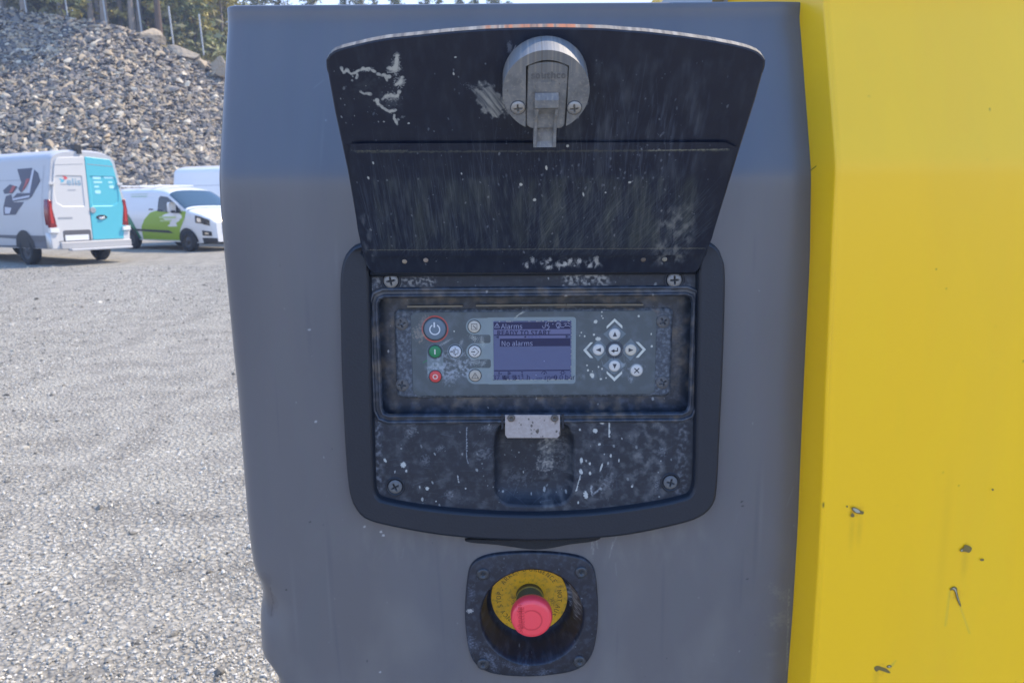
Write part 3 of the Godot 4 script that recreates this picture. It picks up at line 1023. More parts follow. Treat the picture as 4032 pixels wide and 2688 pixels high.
	part("side_line", side_shape(sprinter, [PackedVector2Array([Vector2(0.3, 2.06), Vector2(4.4, 2.08), Vector2(4.4, 2.095), Vector2(0.3, 2.075)]), PackedVector2Array([Vector2(0.27, 0.7), Vector2(0.285, 0.7), Vector2(0.285, 2.4), Vector2(0.27, 2.4)])], -1.0, 0.004, seal), o)
	part("windscreen", van_patch(sprinter, 5.1, 6.0, 0.76, 0.999, 1.0, 0.008, glass, 8, 8, true), o)
	for sd in [-1.0, 1.0]:
		part("side_window", side_shape(sprinter, [PackedVector2Array([Vector2(4.5, 1.45), Vector2(5.75, 1.42), Vector2(5.2, 2.15), Vector2(4.5, 2.15)])], sd, 0.006, glass), o)

	# --- a plain white van behind
	var p := thing("panel_van", "plain white van whose roof shows above the green-striped van", "van", Vector3(-12.0, 0, -29.6), deg_to_rad(-112.0))
	part("body", van_body(sprinter, white), p)
	rear_doors(p, sprinter, [white, white], seal)
	part("windscreen", van_patch(sprinter, 5.1, 6.0, 0.76, 0.999, 1.0, 0.008, glass, 8, 8, true), p)
	part("side_window", side_shape(sprinter, [PackedVector2Array([Vector2(4.5, 1.45), Vector2(5.75, 1.42), Vector2(5.2, 2.15), Vector2(4.5, 2.15)])], 1.0, 0.006, glass), p)
	part("side_line", side_shape(sprinter, [PackedVector2Array([Vector2(0.3, 2.06), Vector2(4.4, 2.08), Vector2(4.4, 2.095), Vector2(0.3, 2.075)])], 1.0, 0.004, seal), p)
	for f in [1.25, 5.55]:
		for sd in [-1.0, 1.0]:
			var arch := PackedVector2Array()
			for i in 17: arch.append(Vector2(f + 0.46 * cos(PI * i / 16), 0.42 + 0.44 * sin(PI * i / 16)))
			part("wheel_arch", side_shape(sprinter, [arch], sd, 0.014, black), p)
			wheel(p, Vector3(sd * 0.885, 0.35, -f), 0.35, sd, rubber, steel)

	# --- the green-striped van that faces right
	var tr := {
		"half": [[0.25, 0.90], [0.45, 0.95], [0.75, 0.985], [1.05, 0.985], [1.22, 0.965], [1.5, 0.90], [1.75, 0.835], [2.0, 0.79]],
		"plan": [[0.0, 0.98], [0.08, 1.0], [3.6, 1.0], [4.1, 0.985], [4.5, 0.94], [4.75, 0.85], [4.9, 0.74], [4.97, 0.62]],
		"top": [[0.0, 1.93], [0.2, 1.98], [2.2, 2.0], [2.7, 1.97], [3.1, 1.89], [4.02, 1.36], [4.15, 1.31], [4.6, 1.20], [4.85, 1.08], [4.97, 0.92]],
		"floor": [[0.0, 0.33], [4.5, 0.26], [4.97, 0.30]], "round": 3.0,
		"stations": [0.0, 0.03, 0.08, 0.2, 0.8, 1.5, 2.2, 2.4, 2.6, 2.8, 3.0, 3.2, 3.45, 3.7, 3.95, 4.1, 4.25, 4.45, 4.6, 4.72, 4.85, 4.92, 4.97],
	}
	var FW := 4.02        # the front axle
	var head := Vector3(0.85, 0, 0.527).normalized()
	var axle := Vector3(-0.4156 * 24.0, 0, -24.0)
	var across := Vector3(-0.527, 0, 0.85).normalized()      # the van's right side
	var at := axle - across * 0.97 - head * FW
	o = thing("small_van", "white van with lime and dark green panels on its side, facing the machine", "van", at, atan2(-head.x, -head.z))
	part("body", van_body(tr, white), o)
	var sf := func(pts: PackedVector2Array) -> PackedVector2Array:
		var q := PackedVector2Array()
		for a in pts: q.append(Vector2(FW - a.x, a.y))
		return q
	part("lime_panel", side_shape(tr, [sf.call(PackedVector2Array([Vector2(2.2883, 0.7109), Vector2(2.0941, 0.9601), Vector2(1.7794, 1.1763), Vector2(1.4664, 1.244), Vector2(0.726, 1.2456), Vector2(-0.0122, 1.2266), Vector2(0.0369, 1.0355), Vector2(0.1811, 0.8424), Vector2(0.3268, 0.6475), Vector2(0.4279, 0.3288), Vector2(2.3219, 0.3308)]))], 1.0, 0.005, mat(Color(0.24, 0.38, 0.022), 0.4)), o)
	part("green_panel", side_shape(tr, [sf.call(PackedVector2Array([Vector2(3.1071, 1.203), Vector2(2.9352, 1.1098), Vector2(2.7101, 0.8616), Vector2(2.539, 0.614), Vector2(2.3971, 0.3511), Vector2(3.2273, 0.3181)]))], 1.0, 0.005, mat(Color(0.03, 0.20, 0.10), 0.4)), o)
	part("side_print", side_shape(tr, [sf.call(PackedVector2Array([Vector2(2.9279, 1.8), Vector2(1.9892, 1.8002), Vector2(1.9973, 1.7487), Vector2(2.9366, 1.7474)])), sf.call(PackedVector2Array([Vector2(2.8901, 1.7068), Vector2(2.029, 1.7095), Vector2(2.0361, 1.6639), Vector2(2.8973, 1.6635)]))], 1.0, 0.005, mat(Color(0.42, 0.52, 0.40), 0.5)), o)
	part("white_print", side_shape(tr, [sf.call(PackedVector2Array([Vector2(1.2933, 1.0633), Vector2(0.4513, 1.0683), Vector2(0.4692, 1.0088), Vector2(1.3022, 1.0028)]))], 1.0, 0.008, mat(Color(0.45, 0.57, 0.25), 0.5)), o)
	part("white_print", side_shape(tr, [sf.call(PackedVector2Array([Vector2(1.2585, 0.9608), Vector2(0.6926, 0.9654), Vector2(0.7002, 0.9115), Vector2(1.2665, 0.9063)]))], 1.0, 0.008, mat(Color(0.45, 0.57, 0.25), 0.5)), o)
	part("rub_strip", side_shape(tr, [sf.call(PackedVector2Array([Vector2(2.637, 0.6595), Vector2(0.8614, 0.6334), Vector2(0.6541, 0.5465), Vector2(2.6206, 0.5972)]))], 1.0, 0.02, mat(Color(0.04, 0.05, 0.05), 0.6)), o)
	for sd in [-1.0, 1.0]:
		part("side_window", side_shape(tr, [PackedVector2Array([Vector2(2.62, 1.22), Vector2(3.05, 1.2), Vector2(3.86, 1.16), Vector2(3.80, 1.24), Vector2(3.45, 1.48), Vector2(3.05, 1.66), Vector2(2.68, 1.70), Vector2(2.6, 1.62)])], sd, 0.006, glass), o)
		g = Geo.new()
		g.plate(Outline.rrect(Vector2(-0.11, -0.15), Vector2(0.11, 0.17), 0.06), -0.07, 0.07, 0.03)
		var mi := part("wing_mirror", g.done(white), o, Vector3(sd * 1.10, 1.33, -3.52))
		g = Geo.new()
		g.box(Vector3(-sd * 0.12, -0.12, 0.0), Vector3(0.2, 0.08, 0.09))
		part("mirror_arm", g.done(black), mi)
		part("head_light", van_patch(tr, 4.42, 4.86, 0.52, 0.70, sd, 0.012, glass), o)
		part("head_lamp", van_patch(tr, 4.50, 4.62, 0.55, 0.65, sd, 0.018, chrome, 4, 4), o)
		part("fog_light_recess", van_patch(tr, 4.62, 4.88, 0.2, 0.34, sd, 0.012, black), o)
		part("fog_light", van_patch(tr, 4.70, 4.80, 0.24, 0.30, sd, 0.02, chrome, 4, 4), o)
		for f in [1.09, FW]:
			var arch := PackedVector2Array()
			for i in 17: arch.append(Vector2(f + 0.42 * cos(PI * i / 16), 0.30 + 0.42 * sin(PI * i / 16)))
			part("wheel_arch", side_shape(tr, [arch], sd, 0.022, black), o)
			wheel(o, Vector3(sd * 0.885, 0.33, -f), 0.33, sd, rubber, steel)
	part("door_handle", side_shape(tr, [sf.call(PackedVector2Array([Vector2(1.8362, 1.3042), Vector2(1.6192, 1.2983), Vector2(1.6247, 1.2619), Vector2(1.8418, 1.2676)])), sf.call(PackedVector2Array([Vector2(1.3868, 1.2744), Vector2(1.1639, 1.2687), Vector2(1.1696, 1.2296), Vector2(1.3927, 1.2351)]))], 1.0, 0.02, black), o)
	part("windscreen", van_patch(tr, 3.14, 3.98, 0.74, 0.999, 1.0, 0.008, mat(Color(0.03, 0.05, 0.06), 0.04, 0.0, 0.8), 8, 8, true), o)
	part("bonnet_line", van_patch(tr, 4.08, 4.12, 0.74, 0.999, 1.0, 0.004, black, 2, 8, true), o)
	part("bumper", van_patch(tr, 4.60, 4.96, 0.0, 0.14, 1.0, 0.015, black), o)
	g = Geo.new()
	for q in [[0.0, 0.62], [0.0, 0.74], [0.0, 0.86]]: g.box(Vector3(0, q[1], -4.975), Vector3(0.8, 0.07, 0.03))
	part("grille", g.done(black), o)
	for f in [0.35, 1.4, 2.2]:
		g = Geo.new()
		g.box(Vector3(0, 2.03, -f), Vector3(1.4, 0.04, 0.05))
		part("roof_bar", g.done(white), o)


# ---------------------------------------------------------------- the machine

func soft(x: float, k: float) -> float:   # a rounded ramp
	return k * log(1.0 + exp(clampf(x / k, -40, 40)))


func leaned(x: float, y: float, out := 0.0, fold := 0.021) -> Vector3:   # a point of a face that leans back above the fold
	return Vector3(x, y, out - tan(deg_to_rad(LEAN)) * soft(y - fold, 0.0035))


func edge_x(y: float) -> float:   # left edge of the steel panel
	return table([[-0.2357, -0.481], [-0.2429, -0.4716], [-0.2465, -0.4667], [-0.2502, -0.4636], [-0.2524, -0.4599], [-0.2531, -0.4537], [-0.2528, -0.4403], [-0.2526, -0.4282], [-0.2521, -0.4161], [-0.2512, -0.4077], [-0.2497, -0.4018], [-0.2485, -0.3946], [-0.2484, -0.3863], [-0.2494, -0.3774], [-0.2518, -0.3721], [-0.2538, -0.3662], [-0.2552, -0.358], [-0.2563, -0.3452], [-0.2573, -0.329], [-0.2577, -0.3083], [-0.2579, -0.2178], [-0.2582, -0.1425], [-0.2584, -0.07], [-0.2588, -0.0232], [-0.2584, 0.0075], [-0.258, 0.023], [-0.258, 0.3]].map(func(q): return [q[1], q[0] * (1.018 + 0.018 * smoothstep(0.0, 0.2, -q[1]))]), y)


func machine_part(called: String, m: Mesh, at := Vector3.ZERO) -> MeshInstance3D:
	return part(called, m, machine, PANEL - BASE + at)


func screw(parent: Node3D, at: Vector3, r: float, turn: float, m: Material) -> MeshInstance3D:   # pan head with a cross recess
	var g := Geo.new()
	var rows := []
	var n := 48
	var rr := [1.0, 1.0, 0.94, 0.8, 0.66, 0.5, 0.38, 0.26, 0.15, 0.06, 0.0]
	for k in rr.size():
		var row := PackedVector3Array()
		for i in n:
			var a := TAU * i / n
			var q: float = rr[k]
			var z: float = r * (0.42 * sqrt(maxf(0.0, 1.0 - q * q * 0.95)))
			if k == 0: z = 0.0
			var lx := absf(cos(a) * q); var ly := absf(sin(a) * q)
			if q < 0.62 and (minf(lx, ly) < 0.11 + 0.10 * maxf(0.0, 0.35 - maxf(lx, ly))): z -= r * 0.5 * clampf((0.62 - q) / 0.2, 0, 1)
			row.append(Vector3(cos(a + turn) * q * r, sin(a + turn) * q * r, z))
		rows.append(row)
	for k in rr.size() - 1: g.strip(rows[k], rows[k + 1], -1 if k > 2 else 1)
	return part("screw", g.done(m), parent, at)


func socket_screw(parent: Node3D, at: Vector3, r: float, m: Material, dark: Material) -> void:   # low round head with a pin in its middle
	var g := Geo.new()
	g.lathe(PackedVector2Array([Vector2(r * 1.0, 0.0), Vector2(r * 0.96, r * 0.18), Vector2(r * 0.80, r * 0.30), Vector2(r * 0.40, r * 0.34), Vector2(r * 0.30, r * 0.05), Vector2(r * 0.14, r * 0.05), Vector2(r * 0.11, r * 0.26), Vector2(0.00001, r * 0.27)]), 28)
	part("screw", g.done(m), parent, at)


func build_machine() -> void:
	machine = thing("air_compressor", "blue-grey and yellow machine with an open control box and red emergency stop button", "compressor", BASE)
	var orange_peel := noise_tex(0.05, FastNoiseLite.TYPE_SIMPLEX_SMOOTH, 256, null, 61, 2)
	var plastic := grain(mat(Color(0.008, 0.013, 0.023), 0.5), noise_tex(0.12, FastNoiseLite.TYPE_SIMPLEX, 256, null, 62, 2), 9.0, 0.012)
	var dark_paint := mat(Color(0.04, 0.045, 0.055), 0.5)

	# --- steel panel
	var area := Rect2(-0.28, -0.60, 0.60, 0.86)
	var pt := Paint.new(area, 760, rgb8(98, 97, 99), 11)
	pt.dust(rgb8(104, 107, 112), 0.35, 5.0, 0.35, 0.75, -9, -9, 9, 9, 0.25)
	pt.dust(rgb8(80, 84, 92), 0.30, 9.0, 0.45, 0.8, -9, -9, 9, 9, 0.2)
	pt.specks(150, -0.26, -0.55, 0.28, 0.18, 0.0003, 0.0010, rgb8(160, 162, 165), 0.6)
	pt.specks(26, -0.25, -0.52, 0.27, 0.1, 0.0004, 0.0016, rgb8(50, 52, 58), 0.8)
	for q in [Vector2(-0.1956, -0.3048), Vector2(-0.224, -0.3773), Vector2(0.2202, -0.2917), Vector2(0.219, -0.2874), Vector2(0.2287, -0.3675)]: pt.blob(q, 0.0016, 0.001, 0.4, rgb8(45, 47, 52), 0.8, 0.3)
	for q in [Vector2(-0.1434, -0.3102), Vector2(-0.1277, -0.3155), Vector2(-0.1257, -0.3193), Vector2(-0.186, -0.1174), Vector2(-0.1348, -0.4669), Vector2(-0.1847, -0.2048)]: pt.blob(q, 0.0017, 0.0013, 0.4, rgb8(176, 178, 180), 0.85, 0.2)
	for i in 34:
		var x := pt.rg.randf_range(-0.25, 0.27); var y1 := pt.rg.randf_range(-0.45, 0.12)
		pt.blob(Vector2(x, y1), pt.rg.randf_range(0.001, 0.004), pt.rg.randf_range(0.02, 0.08), pt.rg.randfn() * 0.02, [rgb8(124, 126, 128), rgb8(68, 72, 82)][i % 2], 0.22, 0.15, 0.0, 1.0)
	pt.dust(rgb8(128, 127, 122), 0.30, 14.0, 0.42, 0.8, -9, -0.62, 9, -0.28, 0.5, 0.15)
	pt.dust(rgb8(122, 122, 120), 0.35, 60.0, 0.45, 0.8, -0.16, -0.36, 0.2, -0.30, 0.3, 0.02)
	pt.scratches(40, -0.25, -0.5, 0.27, 0.15, 80, 40, 0.004, 0.02, rgb8(140, 143, 148), 0.35)
	for q in [[Vector2(0.0759, -0.3242), Vector2(0.0756, -0.3344)], [Vector2(0.1002, -0.3207), Vector2(0.0952, -0.3346)], [Vector2(0.0793, -0.3214), Vector2(0.0816, -0.3345)], [Vector2(0.0776, -0.3287), Vector2(0.0768, -0.3399)], [Vector2(0.0966, -0.3268), Vector2(0.0931, -0.3442)]]: pt.line(q[0], q[1], 0.0012, rgb8(150, 152, 152), 0.35, 0.0008)
	# rubbed, dusty corner beside the yellow hood
	for q in [[Vector2(0.2619, -0.3841), 0.017, 0.006, -0.7], [Vector2(0.2643, -0.4125), 0.015, 0.010, 0.2], [Vector2(0.257, -0.4491), 0.008, 0.003, 0.1]]: pt.blob(q[0], q[1], q[2], q[3], rgb8(132, 130, 118), 0.4, 0.5, 0.6, 0.8)
	pt.line(Vector2(0.2709, -0.3803), Vector2(0.2739, -0.4691), 0.0014, rgb8(150, 148, 135), 0.35, 0.002)
	# bare spot in the dent of the left edge
	pt.path(PackedVector2Array([Vector2(-0.2464, -0.3698), Vector2(-0.2449, -0.3828), Vector2(-0.244, -0.3947), Vector2(-0.245, -0.409)]), 0.013, rgb8(86, 84, 86), 0.5, 0.002)
	pt.path(PackedVector2Array([Vector2(-0.2424, -0.3781), Vector2(-0.2414, -0.3959), Vector2(-0.2445, -0.4108)]), 0.0012, rgb8(66, 62, 66), 0.6, 0.0015)
	var steel := painted(pt.texture(), 0.29, 0.5)
	steel.heightmap_enabled = true; steel.heightmap_texture = noise_tex(0.35, FastNoiseLite.TYPE_SIMPLEX_SMOOTH, 512, null, 63, 2); steel.heightmap_scale = 0.0025

	var ys := []
	var y := -0.545
	while y < 0.1735:
		ys.append(y); y += 0.0025 if absf(y - 0.02) < 0.02 or absf(y + 0.40) < 0.03 else 0.0055
	ys.append(0.1735)
	var ds := [0.0, 0.0004, 0.0016, 0.0036, 0.0065, 0.010, 0.014, 0.019, 0.025]
	var g := Geo.new(area)
	var rows := []
	for yy in ys:
		var xl: float = edge_x(yy)
		var row := PackedVector3Array([_steel(xl + 0.006, yy, -0.05), _steel(xl + 0.0004, yy, -0.0152)])
		for d in ds:
			var rd := 0.016
			row.append(Vector3(0, 0, 0) + _steel(xl + d, yy, -(rd - sqrt(maxf(0.0, rd * rd - pow(maxf(0.0, rd - d), 2)))) * 0.9))
		for i in 72:
			var x := lerpf(xl + 0.031, 0.281, i / 71.0)
			row.append(_steel(x, yy, -0.006 * pow(clampf((x - 0.235) / 0.045, 0, 1), 2)))
		rows.append(row)
	g.smooth(1)
	var ec := Vector2(0.0178, -0.4032)
	for k in rows.size() - 1:
		for i in rows[k].size() - 1:
			var a: Vector3 = rows[k][i]; var b: Vector3 = rows[k][i + 1]; var c: Vector3 = rows[k + 1][i + 1]; var d: Vector3 = rows[k + 1][i]
			var m := (a + b + c + d) / 4
			if m.x > -0.132 and m.x < 0.165 and m.y > -0.299 and m.y < -0.06: continue
			if Vector2(m.x - ec.x, m.y - ec.y).length() < 0.0545: continue
			g.quad(a, b, c, d)
	var n := rows.size() - 1      # rolled edge and flange along the top
	for k in 6:
		var t := deg_to_rad(20.0 + 14.0 * (k + 1)); var t0 := deg_to_rad(20.0 + 14.0 * k)
		var row := PackedVector3Array()
		for q in rows[-1]: row.append(q + Vector3(0, sin(t) - sin(t0), cos(t) - cos(t0)) * 0.003)
		rows.append(row)
		for i in row.size() - 1: g.quad(rows[-2][i], rows[-2][i + 1], row[i + 1], row[i])
	n = rows.size() - 1
	for i in rows[n].size() - 1: g.quad(rows[n][i], rows[n][i + 1], rows[n][i + 1] + Vector3(0, 0.0008, -0.06), rows[n][i] + Vector3(0, 0.0008, -0.06))
	machine_part("steel_panel", g.done(steel))

	# --- yellow hood
	area = Rect2(0.25, -0.75, 0.80, 1.15)
	pt = Paint.new(area, 620, rgb8(250, 196, 18), 21)
	pt.dust(rgb8(238, 186, 38), 0.5, 6.0, 0.4, 0.8, -9, -9, 9, 9, 0.25)
	pt.dust(rgb8(252, 202, 28), 0.5, 4.0, 0.45, 0.8, -9, -9, 9, 9, 0.15)
	pt.specks(60, 0.28, -0.6, 0.6, 0.2, 0.0003, 0.0011, rgb8(120, 98, 36), 0.6)
	for q in [[Vector2(0.3103, -0.3005), 0.004, 0.026], [Vector2(0.3167, -0.2991), 0.004, 0.022], [Vector2(0.4166, -0.3324), 0.0045, 0.022], [Vector2(0.3434, -0.4501), 0.004, 0.018], [Vector2(0.3955, -0.3152), 0.006, 0.09]]: pt.blob(q[0], q[1], q[2], 0.0, rgb8(196, 152, 30), 0.30 if q[2] < 0.05 else 0.12, 0.12, 0.0, 1.0)
	for q in [[Vector2(0.313, -0.282), 0.0075], [Vector2(0.4158, -0.3196), 0.0065], [Vector2(0.411, -0.3654), 0.007], [Vector2(0.3487, -0.441), 0.008], [Vector2(0.3087, -0.2858), 0.004]]: pt.blob(q[0], q[1], q[1] * 0.8, 0.3, rgb8(205, 150, 40), 0.45, 0.4, 0.0, 0.9)
	for q in [[Vector2(0.4052, -0.3618), Vector2(0.4046, -0.3968)], [Vector2(0.4165, -0.3771), Vector2(0.4283, -0.4051)]]: pt.line(q[0], q[1], 0.0007, rgb8(190, 172, 90), 0.6)
	pt.line(Vector2(0.3554, -0.4396), Vector2(0.3609, -0.4321), 0.002, rgb8(186, 172, 96), 0.5, 0.001)
	pt.line(Vector2(0.2827, -0.2751), Vector2(0.2829, -0.2785), 0.0009, rgb8(60, 50, 20), 0.9)
	var yellow := painted(pt.texture(), 0.34, 0.5)
	yellow.heightmap_enabled = true; yellow.heightmap_texture = steel.heightmap_texture; yellow.heightmap_scale = 0.002
	var xa := [[-0.75, 0.281], [0.2756, -0.4799], [0.2765, -0.4002], [0.2761, -0.3091], [0.2741, -0.2219], [0.2726, -0.1383], [0.2715, -0.0582], [0.267, 0.02], [0.267, 0.4]]
	var xb := [[-0.75, 0.288], [0.2821, -0.4561], [0.2818, -0.3366], [0.2803, -0.2519], [0.2776, -0.1708], [0.2758, -0.0931], [0.2739, -0.0258], [0.2728, 0.0277], [0.2745, 0.4]]
	for t in [xa, xb]:
		for q in t:
			if q[0] > 0.2:
				var sw = q[0]; q[0] = q[1]; q[1] = sw
	g = Geo.new(area)
	rows = []
	ys = []
	y = -1.05
	while y < 0.36:
		ys.append(y); y += 0.0025 if absf(y - 0.027) < 0.02 else 0.02
	for yy in ys:
		var a: float = table(xa, yy); var b: float = table(xb, yy)
		var row := PackedVector3Array()
		row.append(leaned(a + 0.0015, yy, -1.1, 0.021)); row.append(leaned(a, yy, -0.004, 0.021))
		row.append(leaned(lerpf(a, b, 0.03), yy, -0.0028, 0.021)); row.append(leaned(lerpf(a, b, 0.92), yy, 0.0308, 0.026))
		var r := 0.0030
		for i in 7:
			var t := deg_to_rad(8.0 + 80.0 * i / 6.0)
			row.append(leaned(b + r - r * cos(t), yy, 0.035 - r + r * sin(t) , 0.027))
		for x in [0.0036, 0.006, 0.02, 0.05, 0.1, 0.16, 0.24, 0.4, 0.8, 1.5]: row.append(leaned(b + x, yy, 0.035 + 0.0012 * sin(x * 19.0) + 0.0009 * sin(yy * 11.0), 0.027))
		row.append(leaned(1.80, yy, -1.2))
		rows.append(row)
	for k in rows.size() - 1: _rows(g, rows[k], rows[k + 1])
	n = rows.size() - 1
	for i in rows[n].size() - 1: g.quad(rows[n][i], rows[n][i + 1], Vector3(rows[n][i + 1].x, rows[n][i + 1].y + 0.02, -1.2), Vector3(rows[n][i].x, rows[n][i].y + 0.02, -1.2))
	var hood := machine_part("yellow_hood", g.done(yellow))
	g = Geo.new()
	g.smooth(-1)
	var s0 := leaned(0.2668, 0.0215, -0.0034); var s1 := leaned(0.2735, 0.0335, 0.0268)
	var s2 := leaned(0.2805, 0.0345, 0.0352)
	for q in [[s0, s1], [s1, s2]]: g.quad(q[0] + Vector3(-0.0004, 0, 0.0004), q[1] + Vector3(-0.0004, 0, 0.0004), q[1] + Vector3(-0.0004, 0.0008, 0.0004), q[0] + Vector3(-0.0004, 0.0008, 0.0004))
	part("seam", g.done(mat(Color(0.12, 0.09, 0.02), 0.8)), hood)
	# chips in the paint: a rusty rim round bare primer
	var rust := mat(Color(0.20, 0.145, 0.04), 0.8)
	var primer := mat(Color(0.42, 0.40, 0.28), 0.7)
	for q in [
		[[Vector2(0.3076, -0.2788), Vector2(0.3101, -0.2781), Vector2(0.3135, -0.2798), Vector2(0.3165, -0.2817), Vector2(0.319, -0.2826), Vector2(0.3186, -0.2849), Vector2(0.3152, -0.2848), Vector2(0.3114, -0.2837), Vector2(0.3084, -0.2812)], [Vector2(0.3086, -0.2795), Vector2(0.3108, -0.2791), Vector2(0.3147, -0.2812), Vector2(0.3153, -0.2832), Vector2(0.3118, -0.2829)]],
		[[Vector2(0.3074, -0.2862), Vector2(0.3086, -0.2837), Vector2(0.3107, -0.2858), Vector2(0.3104, -0.2876), Vector2(0.3082, -0.2876)], []],
		[[Vector2(0.3026, -0.2767), Vector2(0.3041, -0.2767), Vector2(0.304, -0.2784), Vector2(0.3029, -0.2781)], []],
		[[Vector2(0.4103, -0.3203), Vector2(0.4136, -0.3182), Vector2(0.4141, -0.3158), Vector2(0.4167, -0.3159), Vector2(0.4207, -0.3182), Vector2(0.4209, -0.3208), Vector2(0.4188, -0.3233), Vector2(0.4154, -0.3222), Vector2(0.4115, -0.3224)], [Vector2(0.4112, -0.3206), Vector2(0.4124, -0.32), Vector2(0.4125, -0.3214), Vector2(0.4115, -0.3217)]],
		[[Vector2(0.43, -0.3297), Vector2(0.4329, -0.3294), Vector2(0.4333, -0.3313), Vector2(0.4305, -0.3315)], []],
		[[Vector2(0.405, -0.3589), Vector2(0.4085, -0.3567), Vector2(0.4114, -0.3586), Vector2(0.412, -0.3625), Vector2(0.4148, -0.3705), Vector2(0.4168, -0.3757), Vector2(0.416, -0.3768), Vector2(0.4125, -0.3705), Vector2(0.4101, -0.3632), Vector2(0.4078, -0.3603), Vector2(0.4054, -0.3608)], [Vector2(0.4063, -0.3589), Vector2(0.4083, -0.3579), Vector2(0.4104, -0.3599), Vector2(0.4117, -0.3647), Vector2(0.4154, -0.3739), Vector2(0.4133, -0.3701), Vector2(0.4102, -0.3622), Vector2(0.4082, -0.3593)]],
		[[Vector2(0.3407, -0.439), Vector2(0.3436, -0.4372), Vector2(0.3485, -0.4388), Vector2(0.3527, -0.4406), Vector2(0.3566, -0.4444), Vector2(0.3545, -0.4449), Vector2(0.3488, -0.4427), Vector2(0.3453, -0.4418), Vector2(0.3437, -0.4433), Vector2(0.3417, -0.442)], []],
		[[Vector2(0.3525, -0.4373), Vector2(0.3549, -0.4364), Vector2(0.3574, -0.4378), Vector2(0.3554, -0.4393), Vector2(0.3529, -0.4391)], [Vector2(0.3535, -0.4378), Vector2(0.3549, -0.4372), Vector2(0.3561, -0.4379), Vector2(0.3548, -0.4387)]],
		[[Vector2(0.433, -0.262), Vector2(0.4342, -0.2613), Vector2(0.4354, -0.2624), Vector2(0.4342, -0.2635)], []],
	]:
		var o1 := PackedVector2Array(q[0])
		var m1 := flat([Outline.curve(o1, 3)], 0.0372, rust)
		if q[1].size(): m1 = flat([Outline.curve(PackedVector2Array(q[1]), 3)], 0.0376, primer, m1)
		part("paint_chip", m1, hood)

	# --- what carries the panels
	g = Geo.new()
	g.box(Vector3(0.76, -0.66, -0.66), Vector3(1.96, 1.30, 0.98)); g.box(Vector3(0.01, -0.28, -0.12), Vector3(0.46, 0.6, 0.05))
	machine_part("body", g.done(dark_paint))
	g = Geo.new()
	g.box(Vector3(0.76, -1.44, -0.66), Vector3(1.8, 0.26, 0.8))
	machine_part("skid", g.done(mat(Color(0.03, 0.03, 0.03), 0.7)))
	g = Geo.new()   # beige cover behind the panel's top edge
	var c0 := Vector2(0.2578, 0.2297)
	var cv := PackedVector2Array([Vector2(c0.x - 0.035, 0.1), Vector2(c0.x + 0.0, c0.y), Vector2(c0.x + 0.035, c0.y + 0.035), Vector2(c0.x + 0.12, c0.y + 0.09), Vector2(0.262, c0.y + 0.10), Vector2(0.262, 0.1)])
	g.plate(Outline.ccw(cv), -0.9, -0.30, 0.012)
	machine_part("top_cover", g.done(mat(Color(0.36, 0.33, 0.29), 0.6)))

	build_box(plastic)
	build_lid(plastic)
	build_controller()
	build_stop(plastic)


func _rows(g: Geo, a: PackedVector3Array, b: PackedVector3Array) -> void:
	g.smooth(1)
	for i in a.size() - 1: g.quad(a[i], a[i + 1], b[i + 1], b[i])


func _steel(x: float, y: float, z: float) -> Vector3:
	# the pressed sheet is not quite flat: a shallow fold down its left side, a knock by the lower left edge
	var turn := maxf(0.0, -(x + 0.196 + 0.04 * (y + 0.25)))
	var fold := -turn * turn / 0.26 * smoothstep(0.0, 0.2, -y)
	var knock := -0.006 * exp(-(pow((x + 0.25) / 0.018, 2) + pow((y + 0.400) / 0.022, 2)))
	var swell := 0.0010 * sin(x * 21.0 + 1.0) * sin(y * 13.0 + 0.6) - 0.003 * exp(-(pow((x + 0.15) / 0.05, 2) + pow((y + 0.47) / 0.07, 2)))
	return leaned(x, y, z + fold + knock + swell)


